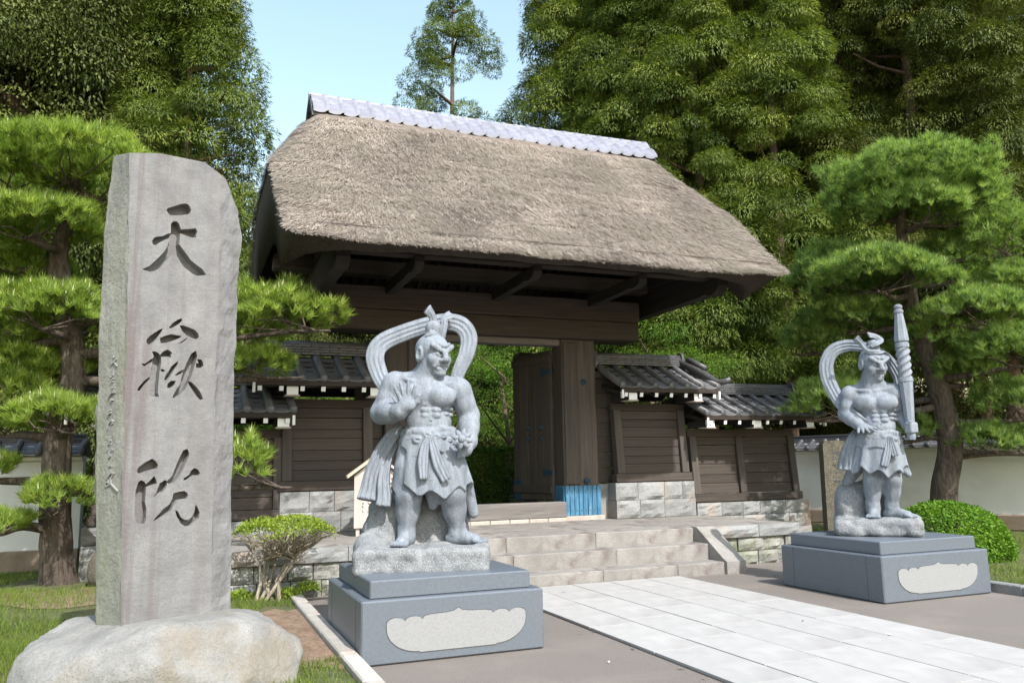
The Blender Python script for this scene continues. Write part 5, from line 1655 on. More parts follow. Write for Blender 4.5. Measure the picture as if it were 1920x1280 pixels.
    # small brushed signature down the left side: fine engraved lines
    e = Vector((-.12, .30)).normalized(); nn = Vector((-e.y, e.x)) * -1
    nn = Vector((-.30, -.12)).normalized()
    m = MB()
    xa = lambda z: float(np.interp(z, A_[:, 0], A_[:, 2])); xb = lambda z: float(np.interp(z, A_[:, 0], A_[:, 1]))
    for s_ in SIDE:
        for (u0, z0), (u1, z1) in zip(s_, s_[1:]):
            p = []
            for u, z in ((u0, z0), (u1, z1)):
                A2 = Vector((xa(z), 0)); B2 = Vector((xb(z), .30)); d = (B2 - A2).normalized(); w = A2 + d * min(max(u, .02), .30); q = Vector((-d.y, d.x)); q = q if q.x < 0 else -q
                p.append(Vector((w.x + q.x * .004, w.y + q.y * .004, z)))
            d = (p[1] - p[0]); 
            if d.length < 1e-4: continue
            sd = d.normalized().cross(Vector((nn.x, nn.y, 0))).normalized() * .0045
            ou = Vector((nn.x, nn.y, 0)) * .004
            m.hexa([p[0] - sd - ou * 4, p[0] + sd - ou * 4, p[1] + sd - ou * 4, p[1] - sd - ou * 4, p[0] - sd + ou, p[0] + sd + ou, p[1] + sd + ou, p[1] - sd + ou])
    ins = link('side_inscription', m.mesh('side_inscription', M['engraved']), o)
    return o
stele()

def unit_(a):
    return a / np.linalg.norm(a, axis=-1, keepdims=True)
def rock(name, label, loc, r, seed, mat, h=.03, amp=.05, freq=2.2, flat=None, cat='boulder', group=None, facets=0):
    gg = np.random.RandomState(seed + 50)
    fn_ = unit_(gg.normal(0, 1, (facets, 3)) * np.array([1, 1, .7])) if facets else None
    F = Field(-np.array(r) * 1.25, np.array(r) * 1.25, h)
    def fn(P):
        rr = np.array(r)
        q = np.abs(P / rr)
        k0 = (q[..., 0] ** 2.6 + q[..., 1] ** 2.6 + q[..., 2] ** 2.6) ** (1 / 2.6)
        d = (k0 - 1) * rr.min()
        d = d + amp * fbm(P * freq, 2, seed) + amp * .9 * np.abs(vnoise(P * freq * 1.4 + 3, seed + 4)) - amp * .5 * np.clip(.12 - np.abs(vnoise(P * freq * 1.1 + 9, seed + 6)), 0, 1) * -4 * .5 + amp * .16 * fbm(P * freq * 7, 3, seed + 8)
        if facets:
            wob = .016 * fbm(P * 5, 3, seed)
            for n_ in fn_:
                e_ = 2.6 / 1.6
                sup = (np.abs(n_ * rr) ** e_).sum() ** (1 / e_)
                d = np.maximum(d, P @ n_ - sup * .87 + wob)
        if flat is not None: d = np.maximum(d, P[..., 2] - flat + .02 * vnoise(P * 3, seed))
        return d
    F.custom(F.lo, F.lo + F.h * (F.n - 1), fn, .001)
    o = link(name, F.mesh(name, mat), None, loc)
    return tag(o, label, cat, group)
rock('base_boulder', 'broad pale boulder carrying the tall inscribed stele', (-.12, 6.44, .06), (.99, .80, .54), 4, M['boulder'], .024, .05, 1.7, .50, facets=34)
rock('garden_rock', 'brown-grey rock lying on the grass behind the small shrub', (.55, 11.0, .22), (.55, .4, .33), 12, M['fieldstone'], .03, .06, 2.6)
rock('garden_rock', 'low dark rock at the foot of the memorial stone behind the left pine', (-.68, 12.35, .30), (.42, .35, .30), 22, M['dark_stone'], .03, .04, 2.6)

# memorial slab behind the left pine trunk
t = tag(empty('memorial_stone', (-.60, 12.35, .5)), 'grey upright memorial slab on a low rock behind the left pine', 'stone')
MB().prism([(-.28, 0), (.28, 0), (.26, 1.2), (.16, 1.42), (-.14, 1.45), (-.27, 1.2)], -.12, .12, 'y').build('slab', M['ashlar'], t, world=False)
MB().box(-.34, .34, -.2, .2, -.02, .02, 0, .01).build('foot', M['dark_stone'], t, world=False)

# dark inscribed post beside the club statue
t = tag(empty('inscribed_post', (10.75, 11.45, .08), R(-28)), 'dark brown inscribed stone post standing behind the club statue', 'post')
MB().prism([(-.24, 0), (.24, 0), (.22, 1.72), (.18, 1.79), (.0, 1.81), (-.18, 1.80), (-.22, 1.74)], -.15, .15, 'y').build('shaft', M['dark_stone'], t, world=False)
MB().box(-.5, .5, -.32, .32, -.1, .03, 0, .02).build('base_slab', M['dark_stone'], t, world=False)
g = random.Random(5)
m = MB()
for k in range(6):
    z = 1.52 - .22 * k
    for j in range(6):
        a = (g.uniform(-.07, .07), z + g.uniform(-.08, .08)); an = g.choice((0, 0, 1.57, .8, -.7)); l_ = g.uniform(.03, .07)
        d = (math.cos(an) * l_, math.sin(an) * l_)
        w = (-math.sin(an) * .008, math.cos(an) * .008)
        m.prism([(a[0] - d[0] - w[0], a[1] - d[1] - w[1]), (a[0] + d[0] - w[0], a[1] + d[1] - w[1]), (a[0] + d[0] + w[0], a[1] + d[1] + w[1]), (a[0] - d[0] + w[0], a[1] - d[1] + w[1])], -.153, -.149, 'y')
link('inscription', m.mesh('inscription', M['groove']), t)

# roofed notice board left of the statue
t = tag(empty('notice_board', (2.60, 11.9, PZ), R(-3)), 'small pale roofed notice board with written text behind the palm-raising statue', 'notice board')
t.scale = (.74, .74, 1.0)
MB().prism([(-.42, .12), (.42, .12), (.42, .86), (0, 1.12), (-.42, .86)], -.02, .02, 'y').build('board', M['wood_pale'], t, world=False)
for x in (-.34, .34):
    MB().box(x - .035, x + .035, .021, .08, 0, .9, 0, .004).build('post', M['wood_pale'], t, world=False)
for s_ in (-1, 1):
    MB().hexa([(0, -.12, 1.13), (s_ * .56, -.12, .83), (s_ * .56, .12, .83), (0, .12, 1.13), (0, -.12, 1.17), (s_ * .57, -.12, .865), (s_ * .57, .12, .865), (0, .12, 1.17)]).build('roof_board', M['wood_new'], t, world=False)
MB().box(-.05, .05, -.125, .125, 1.172, 1.20, 0, .004).build('roof_cap', M['wood_new'], t, world=False)
m = MB()
for c in range(6):
    x = .30 - .11 * c
    z = .82
    while z > .30:
        s_ = .028 if c else .045
        for j in range(5):
            an = g.choice((0, 1.57, .8, -.7)); cx = x + g.uniform(-s_ * .5, s_ * .5); cz = z + g.uniform(-s_ * .6, s_ * .6); l_ = g.uniform(.3, .6) * s_
            d = (math.cos(an) * l_, math.sin(an) * l_); w = (-math.sin(an) * .0045, math.cos(an) * .0045)
            m.prism([(cx - d[0] - w[0], cz - d[1] - w[1]), (cx + d[0] - w[0], cz + d[1] - w[1]), (cx + d[0] + w[0], cz + d[1] + w[1]), (cx - d[0] + w[0], cz - d[1] + w[1])], -.0225, -.0195, 'y')
        z -= s_ * 2.1
link('writing', m.mesh('writing', M['ink']), t)
# ------------------------------------------------------------------ vegetation
def tris(base, tip, side, w, w_tip=0.0):
    """one thin triangle per leaf: two base corners and the tip"""
    A = base - side * w[:, None]; B = base + side * w[:, None]
    V = np.stack([A, B, tip], 1).reshape(-1, 3)
    return V, np.arange(len(V)).reshape(-1, 3)

def diamonds(base, D, S, L, W):
    m = base + D * (L * .45)[:, None]
    V = np.stack([base, m + S * W[:, None], base + D * L[:, None], m - S * W[:, None]], 1).reshape(-1, 3)
    return V, np.arange(len(V)).reshape(-1, 4)

def unit(a):
    return a / (np.linalg.norm(a, axis=-1, keepdims=True) + 1e-9)

def rand_dir(g, n):
    return unit(g.normal(0, 1, (n, 3)))

def cedar_clump(g, n=1150, droop=.75, leaf=.10, low=-.35):
    """rounded bough: short hanging sprays all over a lumpy dome; returns leaf triangles and tints"""
    d = rand_dir(g, n * 2); d = d[d[:, 2] > low][:n]; n = len(d)
    sd = int(g.randint(1000))
    r = (.80 + .22 * fbm(d * 2.1 + sd, 2, sd)) * g.uniform(.80, 1.04, n)
    p = d * r[:, None] * np.array([1, 1, .78])
    dn = np.array([0, 0, -1.0])
    tang = dn - d * (d @ dn)[:, None]
    D = unit(tang * droop + d * .55 + .42 * rand_dir(g, n))
    S = unit(np.cross(D, unit(d + np.array([0, 0, .2]) + .45 * rand_dir(g, n))))
    V, F = tris(p, p + D * (leaf * g.uniform(.7, 1.7, (n, 1))), S, np.full(n, leaf * .16))
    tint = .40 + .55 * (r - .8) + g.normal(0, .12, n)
    return V, np.repeat(tint, 3)

def assemble(templates, centres, scales, yaws, tshift, squash=None):
    Vs = []; T = []
    for i, c in enumerate(centres):
        V, t = templates[i % len(templates)]
        ca, sa = math.cos(yaws[i]), math.sin(yaws[i])
        W = V @ np.array([[ca, sa, 0], [-sa, ca, 0], [0, 0, 1]]) * scales[i] + c
        Vs.append(W); T.append(np.clip(t + tshift[i], .02, .99))
    V = np.concatenate(Vs); T = np.concatenate(T)
    return V, T

def cedar_meshes(seed, H, Rm, z0, nclump, mat, tpl, sparse=1.0, size=(.6, 1.08), shape=1.35):
    g = np.random.RandomState(seed)
    C_ = []; S = []; Y = []; TS = []
    n = 0
    while n < nclump:
        z = z0 + (H - z0) * g.rand() ** 1.15
        q = (z - z0) / (H - z0)
        Rr = Rm * (1 - q ** shape) * (.75 + .25 * min(1, q * 6)) + .25
        a = g.uniform(0, 2 * math.pi)
        lump = 1 + .30 * float(vnoise(np.array([math.cos(a) * 1.9, math.sin(a) * 1.9, z * .7]), seed))
        r = Rr * lump * g.uniform(.5, 1.0) ** .35
        if sparse < 1 and vnoise(np.array([math.cos(a) * r * .7, math.sin(a) * r * .7, z * .7]), seed + 3) > sparse * 2 - 1: continue
        C_.append((r * math.cos(a), r * math.sin(a), z)); S.append(g.uniform(*size)); Y.append(a); TS.append(g.normal(0, .15)); n += 1
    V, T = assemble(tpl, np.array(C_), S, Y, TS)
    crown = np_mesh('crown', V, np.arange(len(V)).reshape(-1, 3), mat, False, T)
    m = MB()
    m.tube([(0, 0, -.3), (.0, 0, .6), (.05, .02, H * .35), (-.03, .04, H * .7), (0, 0, H * .98)], [Rm * .11, Rm * .08, Rm * .06, Rm * .035, .02], 10)
    for k in range(26):
        c = C_[k * (len(C_) // 26)]
        zz = max(1.5, c[2] - .2 * math.hypot(c[0], c[1]))
        m.tube([(0, 0, zz), (c[0] * .5, c[1] * .5, zz + .12), (c[0] * .9, c[1] * .9, c[2])], [.07, .05, .02], 5, 0, False)
    trunk = m.mesh('trunk', M['cedar_bark'], True)
    return crown, trunk

def place_tree(name, meshes, loc, rz, sc, label, group, cat='tree'):
    t = empty(name, loc, rz)
    t.scale = (sc, sc, sc)
    tag(t, label, cat, group)
    link('crown', meshes[0], t); link('trunk', meshes[1], t)
    return t

cg = np.random.RandomState(3)
ctpl = [cedar_clump(cg) for _ in range(10)]
ctpl2 = [cedar_clump(cg, 620, .5, .14) for _ in range(6)]
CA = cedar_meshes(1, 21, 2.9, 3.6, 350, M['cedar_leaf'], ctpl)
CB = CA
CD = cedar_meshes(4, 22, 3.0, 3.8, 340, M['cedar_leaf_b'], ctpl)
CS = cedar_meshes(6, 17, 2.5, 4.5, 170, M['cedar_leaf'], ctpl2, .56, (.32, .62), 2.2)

# (x, y, scale, which): stand right of and behind the gate
_yaw = R(21.8915)
def at(px, d):
    """ground point in the direction of a photo column at distance d along the view axis"""
    u = (px - 960) / 1522.27
    return (d * (math.sin(_yaw) + u * math.cos(_yaw)), d * (math.cos(_yaw) - u * math.sin(_yaw)))
stand = [(1090, 27, 1.0, CA), (1205, 25, .95, CB), (1330, 23.5, .92, CA), (1478, 23, .9, CB), (1620, 25, 1.0, CD), (1760, 23, .98, CD), (1900, 22, 1.0, CD),
         (1140, 32, 1.0, CB), (1250, 31, 1.1, CA), (1400, 30, 1.1, CA), (1550, 30, 1.12, CB), (1690, 31, 1.1, CD), (1840, 29, 1.1, CD), (1990, 27, 1.1, CD),
         (1180, 40, 1.2, CA), (1330, 38, 1.2, CB), (1480, 38, 1.25, CD), (1640, 38, 1.2, CA), (1790, 37, 1.2, CD), (1110, 41, 1.0, CB)]
ORD = ['leftmost', 'second from the left', 'third from the left', 'fourth from the left', 'fifth from the left', 'sixth from the left', 'seventh from the left', 'eighth from the left']
cnt_ = {}
for i, (px, d, s_, ms) in enumerate(sorted(stand, key=lambda q: q[0])):
    x, y = at(px, d)
    far = 'front row' if d < 28 else ('middle row' if d < 35 else 'back row')
    cnt_[far] = cnt_.get(far, -1) + 1
    place_tree('cedar_tree', ms, (x, y, .3 + max(0, (d - 24) * .06)), rng.uniform(0, 6.28), s_, 'tall cedar right of the gate, %s in the %s' % (ORD[cnt_[far]], far), 'cedars right of the gate, ' + far)
x, y = at(852, 33)
place_tree('cedar_tree', CS, (x, y, .5), 1.0, 1.28, 'slender airy conifer rising alone behind the ridge tiles, sky showing through', 'conifers behind the roof')
for px, d, s_, lb in ((700, 38, 1.05, 'rounded tree top just above the left end of the ridge tiles'), (775, 40, .98, 'smaller tree top beside the slender conifer, above the ridge'), (935, 42, .92, 'conifer top between the slender conifer and the dense stand')):
    x, y = at(px, d)
    place_tree('cedar_tree', CS if px != 930 else CB, (x, y, .5), px * .01, s_, lb, 'conifers behind the roof')

# broadleaf evergreen: overlapping leafy lobes with hanging leaves
def leaf_clump(g, n=420, leaf=.125, droop=.9, flat=.75, width=.21):
    d = rand_dir(g, n); r = g.uniform(.55, 1.0, n) ** .4
    p = d * r[:, None] * np.array([1, 1, flat])
    D = unit(d * .6 + np.array([0, 0, -droop]) + .45 * rand_dir(g, n))
    S = unit(np.cross(D, unit(d + .45 * rand_dir(g, n))))
    V, F = diamonds(p, D, S, leaf * g.uniform(.7, 1.3, n), leaf * width * np.ones(n))
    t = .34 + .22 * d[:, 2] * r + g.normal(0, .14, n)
    return V, np.repeat(t, 4)
bg_ = np.random.RandomState(9)
btpl = [leaf_clump(bg_) for _ in range(8)]
def broad_meshes(seed, lobes, nclump, mat, tpl, size=(.55, .95), trunk_r=.35, zb=0, leafmat='cedar_bark'):
    g = np.random.RandomState(seed)
    vol = np.array([r[0] * r[1] * r[2] for _, r in lobes]) ** .67; vol /= vol.sum()
    C_ = []; S = []; Y = []; TS = []
    for k in range(nclump):
        c, r = lobes[g.choice(len(lobes), p=vol)]
        d = rand_dir(g, 1)[0]
        if d[2] < -.5: d[2] *= -.6
        q = g.uniform(.55, 1.0) ** .5
        C_.append(np.array(c) + d * np.array(r) * q); S.append(g.uniform(*size)); Y.append(g.uniform(0, 6.28)); TS.append(g.normal(0, .10))
    V, T = assemble(tpl, np.array(C_), S, Y, TS)
    crown = np_mesh('crown', V, np.arange(len(V)).reshape(-1, 4), mat, False, T)
    m = MB()
    top = max(c[2] for c, r in lobes)
    m.tube([(0, 0, zb - .3), (0, 0, zb + .5), (.2, .1, top * .45), (.0, .2, top * .9)], [trunk_r * 1.3, trunk_r, trunk_r * .75, trunk_r * .3], 10)
    for c, r in lobes:
        z0_ = max(zb + .8, c[2] - np.hypot(c[0], c[1]) * .8 - r[2] * .4)
        m.tube([(0.1, .05, z0_), (c[0] * .5, c[1] * .5, (z0_ + c[2]) / 2), tuple(c)], [trunk_r * .45, trunk_r * .3, trunk_r * .1], 6, 0, False)
    return crown, m.mesh('trunk', M[leafmat], True)
lobesL = [((0, 0, 11), (3.6, 3.6, 3.2)), ((-2.5, -.5, 8), (3, 3, 2.6)), ((2.4, -1.0, 7.6), (2.6, 2.6, 2.4)), ((.2, -2.0, 6.0), (3.0, 2.4, 2.2)), ((1.8, .4, 12.5), (2.4, 2.4, 2.4)), ((-2, .4, 13.5), (2.6, 2.6, 2.4)), ((0, -1.4, 15), (2.6, 2.4, 2.2)), ((3.0, .2, 10.2), (1.8, 1.8, 1.8)), ((3.2, -.6, 5.2), (1.6, 1.8, 1.6)), ((-3, -1, 5.0), (2.4, 2.0, 1.8))]
BL = broad_meshes(1, lobesL, 430, M['broad_leaf'], btpl, (.7, 1.2), .5)
for px, d, rz, s_, lb in ((-10, 20.5, .4, 1.0, 'large dark evergreen with hanging leaves at the far left'), (120, 22.5, 2.2, 1.0, 'large evergreen tree behind the tall stone stele'), (-160, 22, 4.0, 1.1, 'dark evergreen at the left edge of the picture')):
    x, y = at(px, d)
    place_tree('evergreen_tree', BL, (x, y, .1), rz, s_, lb, 'evergreen trees on the left')
for px, d, rz, s_, lb in ((610, 29, 1.0, .56, 'dark evergreen behind the gate, left of the doorway'), (740, 31, 3.1, .6, 'dark evergreen seen through the left of the doorway'), (880, 30, 5.0, .58, 'dark evergreen deep behind the middle of the doorway'), (1010, 33, .2, .6, 'dark evergreen behind the right door leaf'), (500, 33, 2.6, .5, 'dark evergreen between the stele and the gate')):
    x, y = at(px, d)
    place_tree('evergreen_tree', BL, (x, y, .1), rz, s_, lb, 'evergreen trees behind the gate')
CL = cedar_meshes(12, 17, 2.0, 2.2, 280, M['cedar_leaf'], ctpl2 + ctpl, 1.0, (.55, .95), 1.9)
for px, d, s_, lb in ((330, 21.0, 1.0, 'olive green conifer at the right edge of the left grove, against the sky'), (225, 26, 1.12, 'tall conifer inside the left grove behind the evergreens')):
    x, y = at(px, d)
    place_tree('cedar_tree', CL, (x, y, .1), 1.0, s_, lb, 'conifers of the left grove')

# understory bushes behind walls and seen through the gate
mtpl = [leaf_clump(bg_, 260, .085, .05, .45, .38) for _ in range(6)]
lobesU = [((0, 0, 1.3), (1.5, 1.4, 1.2)), ((.9, .3, 2.1), (1.1, 1.0, .8)), ((-.9, -.2, 1.9), (1.0, 1.0, .8)), ((.1, -.6, .7), (1.3, .9, .7))]
BV = broad_meshes(5, lobesU, 100, M['broad_leaf'], btpl, (.4, .65), .1)
lobesM = [((0, 0, 3.6), (1.9, 1.9, .35)), ((1.0, -.6, 2.9), (1.5, 1.3, .28)), ((-1.2, -.3, 3.0), (1.4, 1.3, .28)), ((.3, -1.0, 2.2), (1.3, 1.0, .25)), ((-.5, .4, 4.2), (1.3, 1.3, .3)), ((1.3, .3, 1.9), (1.0, .9, .22))]
BM = broad_meshes(7, lobesM, 62, M['maple_leaf'], mtpl, (.28, .5), .09)
for i, (px, d, s_, rz) in enumerate(((945, 19.5, .9, .3), (820, 22, 1.1, 2.0), (1230, 19.0, .95, 1.1), (1010, 24, 1.1, 3.0), (640, 20, .9, 4.0))):
    x, y = at(px, d)
    lb = ['young maple with bright leaves seen through the open gate', 'maple deeper behind the gate, left of the doorway', 'bright maple branches above the tiled wall right of the gate', 'maple far behind the open gate doors', 'maple showing over the tiled wall left of the gate'][i]
    place_tree('maple_tree', BM, (x, y, .4), rz, s_, lb, 'maples behind the gate')
for i, px in enumerate((520, 660, 790, 900, 985, 1090, 1180, 1290, 1400, 1500, 1590, 1700, 1800, 1910)):
    d = 24 + (i * 7 % 5) * .9 + (6 if px > 1180 else 2)
    x, y = at(px, d)
    place_tree('understory_bush', BV, (x, y, .3), i * 1.3, 1.0 + .3 * (i % 3), 'leafy shade bush %s, %s in its row' % (('below the right cedars', ORD[i - 7]) if px > 1180 else ('behind the gate', ORD[i])), 'shade bushes ' + ('under the cedars' if px > 1180 else 'behind the gate'), 'bush')
for i, (px, d) in enumerate(((-60, 19), (120, 18.5), (260, 19), (385, 18.4), (470, 19.5))):
    x, y = at(px, d)
    place_tree('understory_bush', BV, (x, y, .2), i * 2.1, 1.15, 'leafy bush behind left white wall, %s' % ORD[i], 'bushes behind the left wall', 'bush')
x, y = at(445, 17.2)
place_tree('bright_bush', broad_meshes(17, [((0, 0, 1.6), (.7, .6, 1.3)), ((.1, 0, 3.2), (.6, .55, 1.1))], 60, M['maple_leaf'], mtpl, (.35, .55), .06), (x, y, .3), 0, 1.3, 'tall light green bush between the stele and the thatched gable', None, 'bush')

# wooded slope that closes the view
X, Y = np.meshgrid(np.linspace(-70, 110, 80), np.linspace(34, 120, 40), indexing='ij')
Z = -.05 + 7 * np.clip((Y - 36) / 40, 0, 1) ** 1.2 + .6 * fbm(np.stack([X * .08, Y * .08, X * 0], -1), 3, 2) * np.clip((Y - 35) / 10, 0, 1)
I = np.arange(80 * 40).reshape(80, 40)
tag(link('hillside', np_mesh('hillside', np.stack([X, Y, Z], -1).reshape(-1, 3), np.stack([I[:-1, :-1], I[1:, :-1], I[1:, 1:], I[:-1, 1:]], -1).reshape(-1, 4), M['turf'], True)), kind='structure')
# far wood on that slope: one mass
g = np.random.RandomState(31)
n = 130
fx = g.uniform(-55, 95, n); fy = g.uniform(44, 70, n); hh = g.uniform(0, 9, n)
V, T = assemble(btpl, np.stack([fx, fy, 1.5 + hh + .12 * (fy - 40)], 1), g.uniform(2.4, 4.0, n), g.uniform(0, 6.28, n), g.normal(-.02, .08, n))
tag(link('far_wood', np_mesh('far_wood', V, np.arange(len(V)).reshape(-1, 4), M['broad_leaf'], False, T)), 'dark far-off wood closing the view behind the cedars', 'wood', kind='stuff')

# ---------------- clipped hedge, round bush: leaves over a shaped body
def clipped(name, label, mat, pts, nrm, leaf, n_per, loc, core, group=None, seed=1, tintb=.45):
    g = np.random.RandomState(seed)
    n = len(pts)
    D = unit(nrm * .7 + .8 * rand_dir(g, n))
    S = unit(np.cross(D, unit(nrm + .5 * rand_dir(g, n))))
    p = pts - nrm * g.uniform(0, .09, n)[:, None]
    V, F = diamonds(p, D, S, leaf * g.uniform(.7, 1.3, n), np.full(n, leaf * .3))
    t = np.clip(tintb + g.normal(0, .17, n) + .12 * fbm(pts * 3, 2, seed), .02, .99)
    o = empty(name, loc)
    tag(o, label, 'hedge' if 'hedge' in name else 'bush', group)
    link('leaves', np_mesh('leaves', V, F, mat, False, np.repeat(t, 4)), o)
    link('branches', core, o)
    return o
def twig_core(r, n, seed):
    g = random.Random(seed); m = MB()
    for k in range(n):
        a = g.uniform(0, 6.28); q = g.uniform(.3, .9)
        m.tube([(0.05 * math.cos(a) * r[0], .05 * math.sin(a) * r[1], 0), (.4 * q * math.cos(a) * r[0], .4 * q * math.sin(a) * r[1], r[2] * .5), (q * math.cos(a) * r[0], q * math.sin(a) * r[1], r[2] * g.uniform(.6, .95))], [.025, .018, .008], 5, 0, False)
    return m.mesh('branches', M['pine_bark'], True)
def dome_pts(g, n, r):
    d = rand_dir(g, n); d[:, 2] = np.abs(d[:, 2]) * 1.0 - .12
    d = unit(d)
    e = 2.5
    k = (np.abs(d) ** e).sum(1) ** (-1 / e)
    p = d * k[:, None] * np.array(r)
    nr = unit(d / np.array(r))
    lum = 1 + .05 * fbm(p * 2.4, 2, 5)
    return p * lum[:, None], nr
g = np.random.RandomState(41)
p, nr = dome_pts(g, 15000, (.80, .75, .80))
x, y = at(1750, 12.3)
clipped('round_bush', 'bright green clipped round bush behind the club statue pedestal', M['box_leaf'], p, nr, .05, 1, (x, y, .10), twig_core((.62, .58, .66), 40, 2), None, 3, .5)
# hedge through the gate: box form
def box_pts(g, n, sx, sy, sz):
    A = np.array([sx * sz, sy * sz, sx * sy], float); A /= A.sum()
    f = g.choice(3, n, p=A); u = g.uniform(-.5, .5, (n, 3)); nr = np.zeros((n, 3))
    s_ = np.where(g.rand(n) < .7, -1, 1)
    for i, ax in ((0, 1), (1, 0), (2, 2)):
        m = f == i
        sg = s_[m] if ax != 2 else np.ones(m.sum())
        u[m, ax] = .5 * sg; nr[m, ax] = sg
    p = u * np.array([sx, sy, sz]) + np.array([0, 0, sz / 2])
    p = p + nr * (.05 * fbm(p * 1.6, 3, 3))[:, None]
    return p, nr
p, nr = box_pts(g, 26000, 5.6, 1.2, 1.38)
clipped('clipped_hedge', 'dark green clipped hedge seen through the open gate', M['hedge_leaf'], p, nr, .065, 1, (6.3, 17.3, PZ - .02), twig_core((2.6, .5, 1.3), 60, 4), None, 6, .42)

# ---------------- pines with flat needle pads
def pine(name, label, base, trunk_pts, trunk_r, pads, mat, seed, needle=.135, dens=135, width=.0048):
    g = np.random.RandomState(seed)
    t = empty(name, base)
    tag(t, label, 'tree', 'garden pines')
    bx = np.array(base)
    tp = [np.array(p) - bx for p in trunk_pts]
    cp = catmull(tp, 5)
    rr = np.interp(np.linspace(0, 1, len(cp)), np.linspace(0, 1, len(trunk_r)), trunk_r)
    m = MB().tube(cp, list(rr), 14)
    # a bark surface that is not quite round
    mv = np.array([tuple(v) for v in m.v]); mv = mv + .022 * fbm(mv * 6, 2, seed)[:, None] * np.array([1, 1, .2])
    m.v = [tuple(map(float, v)) for v in mv]
    link('trunk', m.mesh('trunk', M['pine_bark'], True), t)
    br = MB()
    cpa = np.array(cp)
    ci = 0
    for c, r in pads:
        c = np.array(c) - bx; r = np.array(r)
        # limb from trunk to pad
        under = c - np.array([0, 0, r[2] * .55])
        dd = np.linalg.norm((cpa - under) * np.array([1, 1, 1.6]), axis=1)
        j = int(np.argmin(dd)); s_ = cpa[j]
        mid = (s_ + under) / 2 + np.array([g.normal(0, .06), g.normal(0, .06), -.02 + g.normal(0, .05)])
        end = under + (under - s_) * .25 * np.array([1, 1, 0])
        lp = catmull([s_, mid, under, end], 4)
        br.tube(lp, list(np.linspace(min(.075, rr[j] * .6), .016, len(lp))), 7, 0, False)
        for k in range(7):
            a = g.uniform(0, 6.28); q = g.uniform(.35, .85)
            e = c + np.array([math.cos(a) * r[0] * q, math.sin(a) * r[1] * q, r[2] * g.uniform(-.35, .2)])
            o_ = lp[g.randint(len(lp) // 2, len(lp))]
            br.tube([o_, (o_ + e) / 2 + g.normal(0, .05, 3), e], [.018, .012, .006], 5, 0, False)
        # tufts
        area = 2 * math.pi * (r[0] * r[1]) * 1.1
        n = max(40, int(area * dens))
        d = rand_dir(g, n); d[:, 2] = np.where(d[:, 2] < -.25, -d[:, 2], d[:, 2])
        lump = 1 + .30 * fbm(d * 2.6 + seed + c, 2, seed)
        pos = c + d * r * (lump * g.uniform(.78, 1.02, n))[:, None]
        up = unit(d / r * np.array([.6, .6, 1.0]) * r.min() + np.array([0, 0, .55]))
        K = 24
        ax = np.repeat(up, K, 0)
        N_ = n * K
        nd = unit(ax * .95 + .85 * rand_dir(g, N_))
        sd = unit(np.cross(nd, unit(ax + .45 * rand_dir(g, N_))))
        b = np.repeat(pos, K, 0) + g.normal(0, .012, (N_, 3))
        V, F = tris(b, b + nd * (needle * g.uniform(.75, 1.25, N_))[:, None], sd, np.full(N_, width))
        tt = np.repeat(.46 + .16 * g.normal(0, 1, n), K) + g.normal(0, .10, N_)
        o = link('needle_pad', np_mesh('needle_pad', V, F, mat, False, np.repeat(np.clip(tt, .02, .99), 3)), t)
        # candles
        q = np.where((d[:, 2] > .35) & (g.rand(n) < .28))[0]
        cm = MB()
        for i in q:
            h = g.uniform(.05, .11); w = .0075
            x, y, z = pos[i]; z += .03
            cm.add([(x - w, y - w, z), (x + w, y - w, z), (x, y + w, z), (x + g.normal(0, .008), y, z + h)], [(0, 1, 3), (1, 2, 3), (2, 0, 3)])
        if cm.v:
            o2 = link('candles', cm.mesh('candles', M['candle']), o)
            o2['kind'] = 'stuff'
        ci += 1
    link('limbs', br.mesh('limbs', M['pine_bark'], True), t)
    return t
def w3(px, py, d):
    """point seen at a photo position at distance d along the view axis"""
    ux = (px - 960) / 1522.27; uy = (640 - py) / 1522.27
    v = Vector((0, 0, 1.55)) + (_f + _r2 * ux + _u2 * uy) * d
    return (v.x, v.y, v.z)
def pads_from(lst, rd=.9):
    out = []
    for px, py, d, rx, rz in lst:
        out.append((w3(px, py, d), (1.06 * rx * d / 1522.27, max(.5, 1.05 * rx * d / 1522.27 * rd), 1.08 * rz * d / 1522.27)))
    return out
DL = 11.0
bl = w3(112, 1130, DL)
pine('garden_pine', 'old pine with cloud-pruned pads and dark trunk behind the stele', (bl[0], bl[1], .05),
     [(bl[0], bl[1], -.1), w3(106, 1040, DL), w3(104, 920, DL), w3(112, 800, DL + .1), w3(140, 690, DL + .2), w3(118, 560, DL + .3), w3(112, 470, DL + .4), w3(140, 370, DL + .3), w3(140, 300, DL + .2)],
     [.27, .205, .185, .178, .165, .15, .12, .085, .04],
     pads_from([(130, 312, 11.0, 165, 55), (20, 330, 11.4, 120, 60), (60, 425, 10.7, 125, 45), (-30, 470, 11.2, 90, 50), (150, 430, 11.8, 60, 34), (85, 590, 10.6, 115, 50), (-10, 620, 11.2, 90, 55), (160, 600, 11.6, 50, 40), (110, 785, 10.5, 85, 42), (20, 740, 11.0, 80, 50), (20, 800, 11.4, 60, 30),
                (520, 595, 10.8, 108, 50), (455, 630, 11.2, 70, 40), (480, 690, 11.0, 62, 34), (455, 880, 10.3, 42, 58), (112, 935, 10.6, 62, 36), (5, 985, 10.4, 46, 24), (330, 560, 11.3, 90, 45), (180, 350, 11.4, 90, 45), (40, 520, 11.6, 90, 45), (60, 690, 11.5, 100, 45), (150, 700, 11.6, 50, 34), (-40, 880, 10.8, 60, 34)]), M['pine_leaf'], 21)
DR = 15.0
br_ = w3(1765, 930, DR)
